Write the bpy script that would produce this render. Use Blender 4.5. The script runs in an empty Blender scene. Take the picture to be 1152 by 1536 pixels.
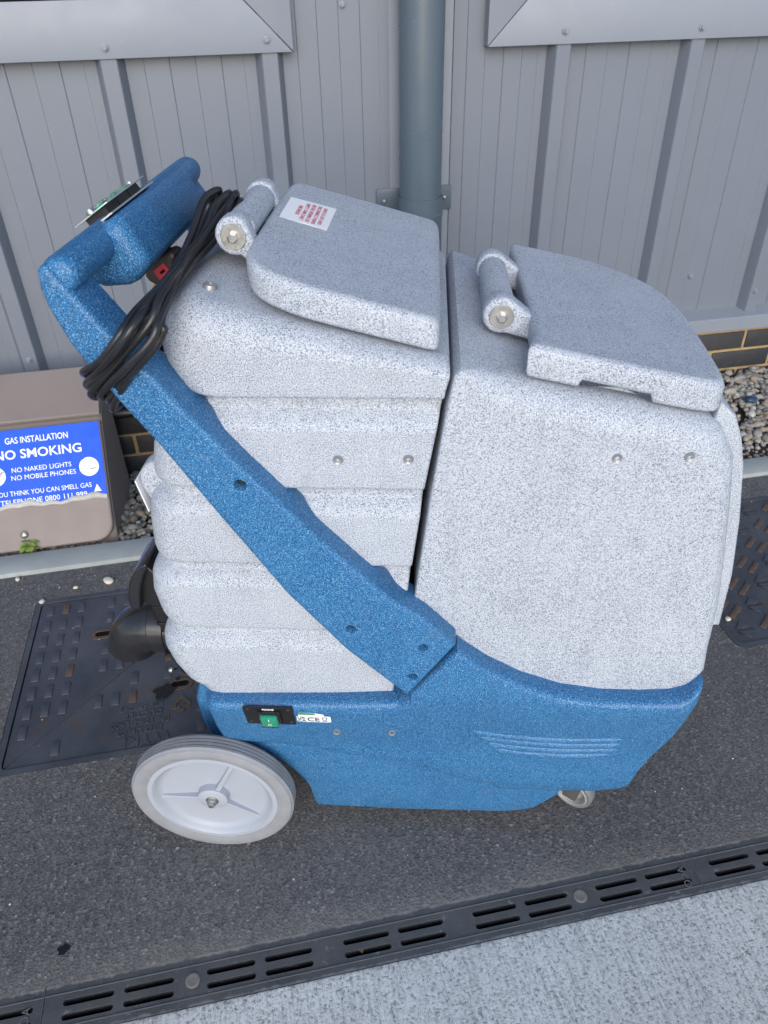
import bpy, bmesh, math, random
from mathutils import Vector, Matrix
from mathutils.geometry import tessellate_polygon
from math import sin, cos, pi, radians

random.seed(7)
S = bpy.context.scene
COL = S.collection

# ---------------------------------------------------------------- camera
cam = bpy.data.cameras.new('camera')
cam_o = bpy.data.objects.new('camera', cam); COL.objects.link(cam_o)
AX_R = Vector((0.980511, -0.195566, -0.018777)); AX_U = Vector((0.129708, 0.572589, 0.809517)); AX_B = Vector((-0.147562, -0.796176, 0.586796))
cam_o.matrix_world = Matrix(((AX_R.x,AX_U.x,AX_B.x,0.0),(AX_R.y,AX_U.y,AX_B.y,0.0),(AX_R.z,AX_U.z,AX_B.z,1.2),(0,0,0,1)))   # eye 1.2 m above the ground, pitched 36 degrees down
cam.sensor_fit = 'VERTICAL'; cam.sensor_height = 36.0; cam.lens = 36.0*1125/1536
cam.clip_start = 0.02; cam.clip_end = 500
cam.dof.use_dof = True; cam.dof.focus_distance = 1.15; cam.dof.aperture_fstop = 11.0
S.camera = cam_o

# ---------------------------------------------------------------- sky and sun (open shade, soft light from behind the camera)
SUN_ELEV, SUN_AZ = radians(26), radians(190)      # azimuth: direction towards the sun, clockwise from +Y
w = bpy.data.worlds.new('World'); S.world = w; w.use_nodes = True
nt = w.node_tree; nt.nodes.clear()
sky = nt.nodes.new('ShaderNodeTexSky'); sky.sky_type = 'NISHITA'; sky.sun_disc = False
sky.sun_elevation = SUN_ELEV; sky.sun_rotation = SUN_AZ
sky.air_density = 1.0; sky.dust_density = 1.2; sky.ozone_density = 1.0
bg = nt.nodes.new('ShaderNodeBackground'); bg.inputs[1].default_value = 0.15
out = nt.nodes.new('ShaderNodeOutputWorld')
nt.links.new(sky.outputs[0], bg.inputs[0]); nt.links.new(bg.outputs[0], out.inputs[0])
sl = bpy.data.lights.new('sun', 'SUN'); sl.energy = 1.2; sl.angle = radians(50); sl.color = (1.0, 0.985, 0.965)
so = bpy.data.objects.new('sun', sl); COL.objects.link(so)
sd = Vector((sin(SUN_AZ)*cos(SUN_ELEV), cos(SUN_AZ)*cos(SUN_ELEV), sin(SUN_ELEV)))
so.rotation_euler = sd.to_track_quat('Z', 'Y').to_euler(); so.location = (0, -4, 6)
S.view_settings.view_transform = 'Standard'; S.view_settings.look = 'None'
S.view_settings.exposure = 0.70; S.view_settings.gamma = 1.0; S.view_settings.use_curve_mapping = False

# ---------------------------------------------------------------- helpers
def tag(o, label=None, cat=None, group=None, kind=None):
    if label: o['label'] = label
    if cat: o['category'] = cat
    if group: o['group'] = group
    if kind: o['kind'] = kind
    return o
def empty(name, loc=(0,0,0), rz=0.0, parent=None):
    o = bpy.data.objects.new(name, None); COL.objects.link(o)
    o.location = loc; o.rotation_euler = (0,0,rz); o.empty_display_size = .05
    if parent: o.parent = parent
    return o
def link(name, me, mat=None, parent=None):
    o = bpy.data.objects.new(name, me); COL.objects.link(o)
    if mat and not me.materials: me.materials.append(mat)
    if parent: o.parent = parent
    return o
def obj(name, verts, faces, mat, parent=None, smooth=True, ang=40, bevel=0, seg=2):
    me = bpy.data.meshes.new(name); me.from_pydata([tuple(v) for v in verts], [], [tuple(f) for f in faces])
    bm = bmesh.new(); bm.from_mesh(me)
    bmesh.ops.remove_doubles(bm, verts=bm.verts, dist=1e-6)
    bmesh.ops.recalc_face_normals(bm, faces=bm.faces)
    if bevel:
        es = [e for e in bm.edges if len(e.link_faces) == 2 and e.calc_face_angle(0) > radians(35)]
        bmesh.ops.bevel(bm, geom=es, offset=bevel, segments=seg, affect='EDGES', profile=.5, clamp_overlap=True)
    bm.to_mesh(me); bm.free()
    if smooth:
        me.shade_smooth() if hasattr(me, 'shade_smooth') else None
        try: me.set_sharp_from_angle(angle=radians(ang))
        except Exception: pass
    return link(name, me, mat, parent)
def boxv(x0, x1, y0, y1, z0, z1):
    v = [(x0,y0,z0),(x1,y0,z0),(x1,y1,z0),(x0,y1,z0),(x0,y0,z1),(x1,y0,z1),(x1,y1,z1),(x0,y1,z1)]
    f = [(0,3,2,1),(4,5,6,7),(0,1,5,4),(1,2,6,5),(2,3,7,6),(3,0,4,7)]
    return v, f
def box(name, x0, x1, y0, y1, z0, z1, mat, parent=None, bevel=0, seg=2):
    v, f = boxv(x0, x1, y0, y1, z0, z1)
    return obj(name, v, f, mat, parent, smooth=bool(bevel), bevel=bevel, seg=seg)
def chaikin(p, n=2):
    for _ in range(n):
        q = []
        for i in range(len(p)):
            a, b = p[i], p[(i+1) % len(p)]
            q.append(tuple(a[k]*.75+b[k]*.25 for k in range(len(a)))); q.append(tuple(a[k]*.25+b[k]*.75 for k in range(len(a))))
        p = q
    return p
def area2(p): return sum(p[i][0]*p[(i+1)%len(p)][1]-p[(i+1)%len(p)][0]*p[i][1] for i in range(len(p)))
def inset(p, d):                                    # p CCW, d list
    n = len(p); r = []
    for i in range(n):
        a, b, c = Vector(p[i-1][:2]), Vector(p[i][:2]), Vector(p[(i+1)%n][:2])
        e1 = (b-a).normalized(); e2 = (c-b).normalized()
        n1 = Vector((-e1.y, e1.x)); n2 = Vector((-e2.y, e2.x)); m = n1+n2
        if m.length < 1e-4: m = n1
        m.normalize(); k = 1/max(.5, m.dot(n1))
        r.append((b.x+m.x*d[i]*k, b.y+m.y*d[i]*k))
    for _ in range(6):                              # collapse runs of edges that turned inside out
        bad = [(r[(i+1)%n][0]-r[i][0])*(p[(i+1)%n][0]-p[i][0])+(r[(i+1)%n][1]-r[i][1])*(p[(i+1)%n][1]-p[i][1]) < -1e-12 for i in range(n)]
        if not any(bad) or all(bad): break
        s0 = next(i for i in range(n) if not bad[i]); i = s0; done = 0
        while done < n:
            i = (s0+done) % n
            if bad[i]:
                L = 1
                while bad[(i+L) % n]: L += 1
                ids = [(i+q) % n for q in range(L+1)]
                a0, a1 = Vector(r[(i-1) % n]), Vector(r[i]); b0, b1 = Vector(r[(i+L) % n]), Vector(r[(i+L+1) % n])
                da, db = a1-a0, b1-b0; den = da.x*db.y-da.y*db.x
                if abs(den) > 1e-12:
                    tt = ((b0.x-a0.x)*db.y-(b0.y-a0.y)*db.x)/den; c = a0+da*tt
                else: c = (a1+b0)/2
                mid = (a1+b0)/2
                if (c-mid).length > .02: c = mid
                for q in ids: r[q] = (c.x, c.y)
                done += L
            else: done += 1
    return r
def slab(name, outline, t0, t1, M, mat, parent=None, r0=.01, r1=.01, seg=4, ang=40, holes=None):
    """solid with outline (a,b) between t0 and t1 with rounded rims; M(a,b,t)->xyz; t0 / t1 may be functions of (a,b); an outline point may carry its own r0"""
    p = list(outline)
    if area2(p) < 0: p.reverse()
    R0 = [(q[2] if len(q) > 2 else r0) for q in p]; R1 = [min(r1, q[2]) if len(q) > 2 and r1 else r1 for q in p]
    T0 = t0 if callable(t0) else (lambda a, b: t0); T1 = t1 if callable(t1) else (lambda a, b: t1)
    q = inset(p, [r+.0012 for r in R0])
    rings = [[M(x, y, T0(p[i][0], p[i][1])) for i, (x, y) in enumerate(q)]]
    for k in range(seg+1):
        an = k/seg*pi/2
        q = inset(p, [r*(1-sin(an)) for r in R0])
        rings.append([M(x, y, T0(p[i][0], p[i][1])+R0[i]*(1-cos(an))) for i, (x, y) in enumerate(q)])
    for k in range(seg+1):
        an = pi/2-k/seg*pi/2
        q = inset(p, [r*(1-sin(an)) for r in R1])
        rings.append([M(x, y, T1(p[i][0], p[i][1])-R1[i]*(1-cos(an))) for i, (x, y) in enumerate(q)])
    q = inset(p, [r+.0012 for r in R1])
    rings.append([M(x, y, T1(p[i][0], p[i][1])) for i, (x, y) in enumerate(q)])
    if not holes: return loft(name, rings, mat, parent, ang=ang)
    # bolt holes sunk into the t0 side
    n = len(p); v = [x for r_ in rings for x in r_]; f = []
    for k in range(len(rings)-1):
        for i in range(n): f.append((k*n+i, k*n+(i+1)%n, (k+1)*n+(i+1)%n, (k+1)*n+i))
    f.append(tuple((len(rings)-1)*n+i for i in range(n)))
    q0 = inset(p, [r+.0012 for r in R0]); loops = [[Vector((x, y, 0)) for x, y in q0]]; idx = list(range(n))
    for ha, hb, hr, depth in holes:
        hp = circ(ha, hb, hr, 20); o0 = len(v)
        for dt_, rr in ((0, 1), (.0015, .9), (depth, .88)):
            v += [M(ha+(x-ha)*rr, hb+(y-hb)*rr, T0(x, y)+dt_) for x, y in hp]
        for k in range(2):
            for i in range(20): f.append((o0+k*20+i, o0+k*20+(i+1)%20, o0+(k+1)*20+(i+1)%20, o0+(k+1)*20+i))
        f.append(tuple(o0+40+i for i in range(20)))
        loops.append([Vector((x, y, 0)) for x, y in hp]); idx += [o0+i for i in range(20)]
    for tr in tessellate_polygon(loops): f.append(tuple(idx[j] for j in tr))
    return obj(name, v, f, mat, parent, ang=ang)
def loft(name, rings, mat, parent=None, cap=True, ang=40, closed=True):
    n = len(rings[0]); v = [x for r in rings for x in r]; f = []
    for k in range(len(rings)-1):
        for i in range(n if closed else n-1):
            j = (i+1) % n
            f.append((k*n+i, k*n+j, (k+1)*n+j, (k+1)*n+i))
    if cap:
        f.append(tuple(range(n-1, -1, -1))); f.append(tuple((len(rings)-1)*n+i for i in range(n)))
    return obj(name, v, f, mat, parent, ang=ang)
def lathe(name, prof, C, axis, mat, parent=None, n=48, ang=35, ref=None):
    """prof: (radius, distance along axis) closed or open; C centre"""
    ax = Vector(axis).normalized(); e1 = ax.orthogonal().normalized() if ref is None else Vector(ref).normalized(); e2 = ax.cross(e1)
    C = Vector(C); v = []; f = []
    m = len(prof)
    for i in range(n):
        a = 2*pi*i/n
        for r, h in prof: v.append(C+ax*h+(e1*cos(a)+e2*sin(a))*r)
    for i in range(n):
        j = (i+1) % n
        for k in range(m-1): f.append((i*m+k, j*m+k, j*m+k+1, i*m+k+1))
    return obj(name, v, f, mat, parent, ang=ang)
def catmull(P, n=8, closed=False):
    P = [Vector(p) for p in P]; N = len(P); outp = []
    rng = range(N) if closed else range(N-1)
    for i in rng:
        if closed: a, b, c, d = P[i-1], P[i], P[(i+1)%N], P[(i+2)%N]
        else: a, b, c, d = P[max(i-1,0)], P[i], P[i+1], P[min(i+2,N-1)]
        for k in range(n):
            t = k/n
            outp.append(.5*((2*b)+(c-a)*t+(2*a-5*b+4*c-d)*t*t+(-a+3*b-3*c+d)*t**3))
    if not closed: outp.append(P[-1])
    return outp
def tube(name, path, r, mat, parent=None, n=10, closed=False, cap=True):
    path = [Vector(p) for p in path]; N = len(path); rings = []; up = None
    rr = r if isinstance(r, (list, tuple)) else [r]*N
    for i in range(N):
        if closed: t = (path[(i+1)%N]-path[i-1])
        else: t = path[min(i+1,N-1)]-path[max(i-1,0)]
        t.normalize()
        if up is None: up = t.orthogonal().normalized()
        up = (up-t*up.dot(t)).normalized(); s = t.cross(up)
        rings.append([path[i]+(up*cos(2*pi*k/n)+s*sin(2*pi*k/n))*rr[i] for k in range(n)])
    v = [x for q in rings for x in q]; f = []
    for k in range(N if closed else N-1):
        k2 = (k+1) % N; sh = 0
        if closed and k2 == 0:                       # align the seam
            sh = min(range(n), key=lambda s_: (rings[k][0]-rings[0][s_]).length)
        for i in range(n):
            j = (i+1) % n
            f.append((k*n+i, k*n+j, k2*n+(j+sh)%n, k2*n+(i+sh)%n))
    if cap and not closed:
        f.append(tuple(range(n-1,-1,-1))); f.append(tuple((N-1)*n+i for i in range(n)))
    return obj(name, v, f, mat, parent, ang=60)
def flat(name, loops, thick, M, mat, parent=None):
    """plate with holes: loops in 2D (first outer, others holes), extruded by thick, mapped by M(a,b,t)"""
    cu = bpy.data.curves.new('tmp', 'CURVE'); cu.dimensions = '2D'; cu.fill_mode = 'BOTH'; cu.extrude = thick/2
    for lp in loops:
        sp = cu.splines.new('POLY'); sp.points.add(len(lp)-1); sp.use_cyclic_u = True
        for q, pt in zip(lp, sp.points): pt.co = (q[0], q[1], 0, 1)
    o = bpy.data.objects.new('tmp', cu)
    me = bpy.data.meshes.new_from_object(o); bpy.data.objects.remove(o); bpy.data.curves.remove(cu)
    for v in me.vertices: v.co = M(v.co.x, v.co.y, v.co.z+thick/2)
    me.name = name; me.materials.clear()
    return link(name, me, mat, parent)
def text(name, s, size, M, mat, parent=None, align='CENTER', thick=.0004, bold=0, sx=1.0, width=None):
    cu = bpy.data.curves.new('tmp', 'FONT'); cu.body = s; cu.size = size; cu.align_x = align; cu.align_y = 'BOTTOM_BASELINE'
    cu.extrude = thick/2; cu.offset = bold; cu.resolution_u = 3
    o = bpy.data.objects.new('tmp', cu); me = bpy.data.meshes.new_from_object(o)
    bpy.data.objects.remove(o); bpy.data.curves.remove(cu)
    if width:
        xs = [v.co.x for v in me.vertices]; sx = width/(max(xs)-min(xs))
    for v in me.vertices: v.co = M(v.co.x*sx, v.co.y, v.co.z+thick/2)
    me.materials.clear(); me.name = name
    return link(name, me, mat, parent)
def circ(cx, cy, r, n=24): return [(cx+r*cos(2*pi*i/n), cy+r*sin(2*pi*i/n)) for i in range(n)]
def lerp(x, xs, ys):
    if x <= xs[0]: return ys[0]
    for i in range(len(xs)-1):
        if x <= xs[i+1]: return ys[i]+(ys[i+1]-ys[i])*(x-xs[i])/(xs[i+1]-xs[i])
    return ys[-1]
def resample(P, n):
    P = [Vector(p) for p in P]; L = [0]
    for i in range(len(P)-1): L.append(L[-1]+(P[i+1]-P[i]).length)
    o = []
    for k in range(n):
        d = L[-1]*k/(n-1); i = max(j for j in range(len(L)) if L[j] <= d+1e-9); i = min(i, len(P)-2)
        o.append(P[i].lerp(P[i+1], (d-L[i])/max(1e-9, L[i+1]-L[i])))
    return o

# ---------------------------------------------------------------- materials
class NT:
    def __init__(s, name):
        s.m = bpy.data.materials.new(name); s.m.use_nodes = True; s.t = s.m.node_tree
        s.b = s.t.nodes['Principled BSDF']; s.c = None
    def n(s, ty, **k):
        q = s.t.nodes.new(ty)
        for a, v in k.items(): setattr(q, a, v)
        return q
    def l(s, a, b): s.t.links.new(a, b)
    def co(s, kind='Object'):
        if not s.c: s.c = s.n('ShaderNodeTexCoord')
        return s.c.outputs[kind]
    def noise(s, scale, detail=2, rough=.5, vec=None, dist=0):
        q = s.n('ShaderNodeTexNoise'); q.inputs['Scale'].default_value = scale; q.inputs['Detail'].default_value = detail
        q.inputs['Roughness'].default_value = rough; q.inputs['Distortion'].default_value = dist
        s.l(vec or s.co(), q.inputs['Vector']); return q.outputs['Fac']
    def vor(s, scale, feat='F1', out='Color', vec=None):
        q = s.n('ShaderNodeTexVoronoi', feature=feat); q.inputs['Scale'].default_value = scale
        s.l(vec or s.co(), q.inputs['Vector']); return q.outputs[out]
    def ramp(s, fac, stops, interp='LINEAR'):
        q = s.n('ShaderNodeValToRGB'); q.color_ramp.interpolation = interp
        e = q.color_ramp.elements
        while len(e) < len(stops): e.new(.5)
        for x, (p, c) in zip(e, stops):
            x.position = p; x.color = (c, c, c, 1) if isinstance(c, (int, float)) else tuple(c)+(1,)
        s.l(fac, q.inputs[0]); return q.outputs[0]
    def mix(s, fac, a, b, mode='MIX'):
        q = s.n('ShaderNodeMix', data_type='RGBA', blend_type=mode)
        for i, v in ((0, fac), (6, a), (7, b)):
            if isinstance(v, (int, float)): q.inputs[i].default_value = v if i == 0 else (v, v, v, 1)
            elif isinstance(v, tuple): q.inputs[i].default_value = v+(1,)
            else: s.l(v, q.inputs[i])
        return q.outputs[2]
    def math(s, op, a, b=None):
        q = s.n('ShaderNodeMath', operation=op)
        for i, v in ((0, a), (1, b)):
            if v is None: continue
            if isinstance(v, (int, float)): q.inputs[i].default_value = v
            else: s.l(v, q.inputs[i])
        return q.outputs[0]
    def mapping(s, scale=(1,1,1), rot=(0,0,0), vec=None):
        q = s.n('ShaderNodeMapping'); q.inputs['Scale'].default_value = scale; q.inputs['Rotation'].default_value = rot
        s.l(vec or s.co(), q.inputs['Vector']); return q.outputs[0]
    def bump(s, h, strength=.3, dist=.001):
        q = s.n('ShaderNodeBump'); q.inputs['Strength'].default_value = strength; q.inputs['Distance'].default_value = dist
        s.l(h, q.inputs['Height']); s.l(q.outputs[0], s.b.inputs['Normal'])
    def fin(s, col=None, rough=.5, metal=0, spec=.5):
        if col is not None:
            if isinstance(col, tuple): s.b.inputs['Base Color'].default_value = col+(1,)
            else: s.l(col, s.b.inputs['Base Color'])
        if isinstance(rough, (int, float)): s.b.inputs['Roughness'].default_value = rough
        else: s.l(rough, s.b.inputs['Roughness'])
        s.b.inputs['Metallic'].default_value = metal; s.b.inputs['Specular IOR Level'].default_value = spec
        return s.m

def plain(name, col, rough=.5, metal=0, var=.12, scale=40, spec=.5, bump=0):
    m = NT(name); n = m.noise(scale, 4, .6)
    c = m.mix(n, tuple(x*(1-var) for x in col), tuple(min(1, x*(1+var)) for x in col))
    r = m.ramp(m.noise(scale*2.3, 3), [(.3, max(.02, rough-.08)), (.7, min(1, rough+.08))])
    if bump: m.bump(m.noise(scale*6, 3), bump, .0006)
    return m.fin(c, r, metal, spec)

def speckle(name, base, dark, light, pd, pl, sc=1.0, rough=.55, stain=.05, wear=.5):
    m = NT(name)
    n1 = m.noise(430*sc, 2.5, .65)
    n2 = m.noise(520*sc, 2.5, .6, m.mapping((1,1,1), (.7,.4,1.1)))
    lo = m.math('MULTIPLY', m.math('SUBTRACT', m.noise(16, 4, .6), .5), .09)
    n1 = m.math('ADD', n1, lo)
    d = m.ramp(n1, [(pd-.035, 1.0), (pd+.035, 0.0)])
    l = m.ramp(n2, [(pl-.05, 0.0), (pl+.05, 1.0)])
    c = m.mix(l, base, light)
    c = m.mix(d, c, dark)
    g = m.noise(5, 4, .6)
    c = m.mix(m.ramp(g, [(.35, 0.0), (.75, stain)]), c, tuple(x*.55 for x in base))
    st_ = m.noise(1, 5, .65, m.mapping((55, 55, 4)))                       # faint run marks
    c = m.mix(m.ramp(st_, [(.54, 0.0), (.74, wear*.5)]), c, tuple(x*.5+.03 for x in base))
    sc_ = m.noise(1, 3, .6, m.mapping((22, 300, 420), (.25, .5, .15)))       # hairline scuffs
    sc2 = m.ramp(m.noise(9, 3, .5), [(.5, 0.0), (.62, 1.0)])
    c = m.mix(m.math('MULTIPLY', m.ramp(sc_, [(.66, 0.0), (.72, wear)]), sc2), c, tuple(min(1, x*1.5+.08) for x in base))
    gr = m.ramp(m.noise(24, 6, .75), [(.58, 0.0), (.78, wear*.6)])             # grubby patches
    c = m.mix(gr, c, (.17,.155,.135))
    h = m.math('ADD', m.noise(300*sc, 3, .6), m.math('MULTIPLY', m.noise(60, 2), 1.2))
    m.bump(h, .28, .0008)
    return m.fin(c, m.ramp(n2, [(.3, rough-.1), (.7, rough+.1)]), 0, .35)

GREY = speckle('speckled_grey_plastic', (.38,.415,.475), (.115,.145,.20), (.57,.605,.665), .442, .545, 1.65, .55)
BLUE = speckle('speckled_blue_plastic', (.022,.135,.315), (.007,.062,.17), (.20,.41,.64), .46, .58, 1.5, .42)

def asphalt():
    m = NT('asphalt')
    v = m.vor(235, out='Color'); v2 = m.vor(560, out='Color', vec=m.mapping((1,1,1),(0,0,.6)))
    c = m.mix(m.ramp(v, [(.0, .028), (.75, .075), (.96, .15), (1, .30)]), (0,0,0), (1,1,1))
    c = m.ramp(v, [(0, (.045,.045,.048)), (.5, (.104,.103,.107)), (.82, (.155,.153,.155)), (.96, (.27,.265,.262)), (1, (.52,.51,.49))])
    c = m.mix(m.ramp(v2, [(.2, .40), (.8, 0.0)]), c, (.088,.087,.092))
    dust = m.ramp(m.noise(2.2, 5, .65), [(.42, 0.0), (.75, .30)])
    c = m.mix(dust, c, (.165,.158,.148))
    # grey grit that collects along the drain (y just past the channel)
    sx = m.n('ShaderNodeSeparateXYZ'); m.l(m.co(), sx.inputs[0])
    edge = m.ramp(m.math('ADD', sx.outputs[1], m.math('MULTIPLY', m.noise(9, 5, .7), .10)), [(.605, .45), (.665, 0.0)])
    c = m.mix(edge, c, (.22,.205,.18))
    dk = m.ramp(m.noise(1.3, 3, .5, m.mapping((1,1,1),(0,0,2))), [(.55, 0.0), (.7, .35)])
    c = m.mix(dk, c, (.065,.065,.067))
    h = m.math('ADD', m.vor(235, out='Distance'), m.math('MULTIPLY', m.noise(380, 3, .7), 1.0))
    m.bump(h, .7, .0016)
    return m.fin(c, .82, 0, .3)
def concrete():
    m = NT('brushed_concrete')
    st = m.mapping((190, 14, 1), (0,0,radians(3)))
    n = m.noise(1.0, 4, .65, st); f = m.noise(230, 4, .75); g = m.noise(2.2, 5, .6)
    c = m.ramp(n, [(.30, (.48,.465,.435)), (.5, (.72,.70,.655)), (.72, (.84,.815,.765))])
    c = m.mix(m.ramp(f, [(.36, .95), (.48, 0.0)]), c, (.20,.195,.185))
    c = m.mix(m.ramp(f, [(.54, 0.0), (.64, .8)]), c, (.86,.85,.83))
    c = m.mix(m.ramp(g, [(.45, 0.0), (.72, .35)]), c, (.33,.32,.305))
    sx = m.n('ShaderNodeSeparateXYZ'); m.l(m.co(), sx.inputs[0])
    edge = m.ramp(m.math('ADD', sx.outputs[1], m.math('MULTIPLY', m.noise(60, 5, .75), .05)), [(.522, 0.0), (.535, .75)])
    c = m.mix(edge, c, (.09,.09,.092))
    m.bump(m.math('ADD', n, m.math('MULTIPLY', f, 1.3)), .75, .0018)
    return m.fin(c, .85, 0, .25)
def paint(name, col, rough=.38, leather=True):
    m = NT(name); g = m.noise(3, 5, .6); st = m.noise(1, 4, .6, m.mapping((14, 14, 1.2)))
    c = m.mix(g, tuple(x*.93 for x in col), tuple(x*1.06 for x in col))
    c = m.mix(m.ramp(st, [(.48, 0.0), (.80, .30)]), c, tuple(x*.70+.05 for x in col))
    d = m.ramp(m.noise(120, 4, .7), [(.62, 0.0), (.75, .18)])
    c = m.mix(d, c, (.36,.35,.33))
    m.bump(m.noise(420, 2), .10 if leather else .05, .0005)
    return m.fin(c, m.ramp(m.noise(14, 4), [(.3, rough-.06), (.7, rough+.10)]), 0, .45)
WALL = paint('grey_wall_paint', (.150,.172,.212), .42)
TRIM = paint('grey_trim_paint', (.205,.230,.275), .40)
PIPE = paint('bluegrey_pipe_paint', (.080,.108,.140), .30)
ASPH = asphalt(); CONC = concrete()

def brickmat():
    m = NT('blue_brick'); oi = m.n('ShaderNodeObjectInfo')
    c = m.ramp(oi.outputs['Random'], [(0, (.020,.022,.028)), (.5, (.032,.034,.042)), (1, (.045,.044,.05))])
    c = m.mix(m.ramp(m.noise(30, 5, .7), [(.5, 0.0), (.8, .4)]), c, (.10,.085,.065))
    m.bump(m.noise(160, 4, .7), .4, .001)
    return m.fin(c, .5, 0, .45)
BRICK = brickmat()
MORTAR = plain('sand_mortar', (.33,.24,.13), .9, 0, .35, 60, .2, .6)
def ironmat():
    m = NT('cast_iron'); g = m.noise(7, 6, .65)
    c = m.mix(m.ramp(g, [(.35, 0.0), (.8, 1.0)]), (.050,.058,.074), (.110,.120,.140))
    c = m.mix(m.ramp(m.noise(16, 5, .7, m.mapping((1,1,1),(0,0,1))), [(.58, 0.0), (.72, .8)]), c, (.105,.070,.054))
    c = m.mix(m.ramp(m.noise(130, 4, .7), [(.62, 0.0), (.74, .35)]), c, (.13,.12,.11))
    m.bump(m.noise(190, 4, .7), .5, .0012)
    return m.fin(c, m.ramp(g, [(.3, .42), (.7, .62)]), .25, .5)
IRON = ironmat()
RUST = plain('rusty_iron', (.105,.075,.062), .75, .1, .4, 70, .3, .5)
def drainmat():
    m = NT('drain_polymer'); g = m.noise(14, 6, .7)
    c = m.mix(m.ramp(g, [(.35, 0.0), (.8, 1.0)]), (.048,.052,.057), (.092,.093,.094))
    c = m.mix(m.ramp(m.noise(45, 6, .75), [(.60, 0.0), (.68, .55)]), c, (.24,.235,.22))
    c = m.mix(m.ramp(m.noise(320, 3, .7), [(.6, 0.0), (.72, .4)]), c, (.20,.20,.19))
    sx = m.n('ShaderNodeSeparateXYZ'); m.l(m.co(), sx.inputs[0]); ee = m.math('ADD', m.math('ABSOLUTE', sx.outputs[1]), m.math('MULTIPLY', m.noise(38, 6, .75), .018))
    c = m.mix(m.ramp(ee, [(.0395, 0.0), (.0425, .7)]), c, (.27,.26,.24))
    m.bump(m.noise(260, 4, .7), .35, .0008)
    return m.fin(c, .6, 0, .4)
DRAIN = drainmat()
def stonemat():
    m = NT('pebbles'); ge = m.n('ShaderNodeNewGeometry')
    c = m.ramp(ge.outputs['Random Per Island'], [(0, (.10,.10,.10)), (.2, (.24,.22,.195)), (.4, (.34,.31,.27)), (.55, (.20,.205,.21)), (.72, (.36,.345,.32)), (.88, (.27,.21,.155)), (.97, (.33,.33,.33)), (1, (.52,.51,.49))])
    c = m.mix(m.ramp(m.noise(70, 5, .7), [(.4, 0.0), (.75, .5)]), c, (.17,.155,.135))
    m.bump(m.noise(150, 4, .7), .5, .0015)
    return m.fin(c, .75, 0, .35)
STONE = stonemat()
KERB = plain('kerb_concrete', (.30,.33,.335), .85, 0, .22, 12, .25, .4)
SOIL = plain('dark_soil', (.055,.050,.044), .95, 0, .4, 30, .2, .6)
BROWN = plain('brown_box_plastic', (.215,.182,.172), .55, 0, .10, 9, .4, .12)
BROWND = plain('brown_box_side', (.20,.17,.16), .6, 0, .10, 9, .4, .12)
SIGNB = plain('sign_blue', (.006,.085,.68), .45, 0, .06, 20, .25)
SIGNW = plain('sign_white', (.80,.82,.84), .35, 0, .04, 30)
TORN = plain('torn_edge', (.42,.42,.40), .6, 0, .35, 60)
BLACK = plain('black_plastic', (.012,.012,.014), .38, 0, .2, 40, .5, .05)
BLACKS = plain('satin_black', (.018,.018,.021), .22, 0, .2, 20, .55)
RUBBER = plain('cable_rubber', (.016,.016,.019), .36, 0, .3, 60, .5, .08)
DARK = plain('dark_gap', (.008,.008,.009), .9, 0, .2, 20, .1)
STEEL = plain('zinc_steel', (.46,.46,.44), .36, .9, .18, 90)
ALU = plain('brushed_aluminium', (.62,.64,.66), .35, .6, .06, 40)
TYRE = plain('grey_tyre', (.235,.245,.265), .62, 0, .30, 24, .4, .15)
RIM = plain('pale_wheel_plastic', (.33,.36,.415), .45, 0, .07, 12, .45, .06)
WHITE = plain('white_label', (.78,.82,.84), .4, 0, .03, 20)
REDT = plain('red_print', (.45,.12,.16), .5)
BLKT = plain('black_print', (.02,.02,.022), .5)
GREENL = plain('green_print', (.05,.30,.12), .5)
RED = plain('red_plug_label', (.50,.03,.05), .45)
BRASS = plain('brass', (.62,.50,.28), .35, .9)
PLUGB = plain('brown_plug', (.045,.036,.032), .5)
LEAF = plain('weed_leaf', (.20,.30,.045), .5, 0, .35, 50)
DEAD = plain('dead_leaf', (.30,.14,.06), .7, 0, .3, 60)
WETM = plain('damp_patch', (.009,.009,.011), .25, 0, .2, 60)
BLUEP = plain('blue_scrap', (.012,.045,.10), .4)
def glassy(name, col, rough=.15, alpha=.35):
    m = NT(name); m.b.inputs['Transmission Weight'].default_value = .97; m.b.inputs['IOR'].default_value = 1.12
    return m.fin(col, rough)
CLEAR = glassy('clear_cover', (.93,.97,.95), .04)
GREEN = glassy('green_rocker', (.004,.33,.19), .25)
GREEN.node_tree.nodes['Principled BSDF'].inputs['Transmission Weight'].default_value = .15

def world(x, y, z): return (x, y, z)
WY = 2.11                                            # cladding plane

# ================================================================ SETTING
def sheet(name, x0, x1, y0, y1, z, mat):
    return tag(obj(name, [(x0,y0,z),(x1,y0,z),(x1,y1,z),(x0,y1,z)], [(0,1,2,3)], mat, smooth=False), kind='structure')
sheet('ground', -120, 120, -120, 120, -.30, SOIL)
def block(name, x0, x1, y0, y1, z0, z1, mat, bevel=0): return tag(box(name, x0, x1, y0, y1, z0, z1, mat, bevel=bevel), kind='structure')
block('concrete_slab', -12, 12, -14, .5035, -.25, .002, CONC, .004)

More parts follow.
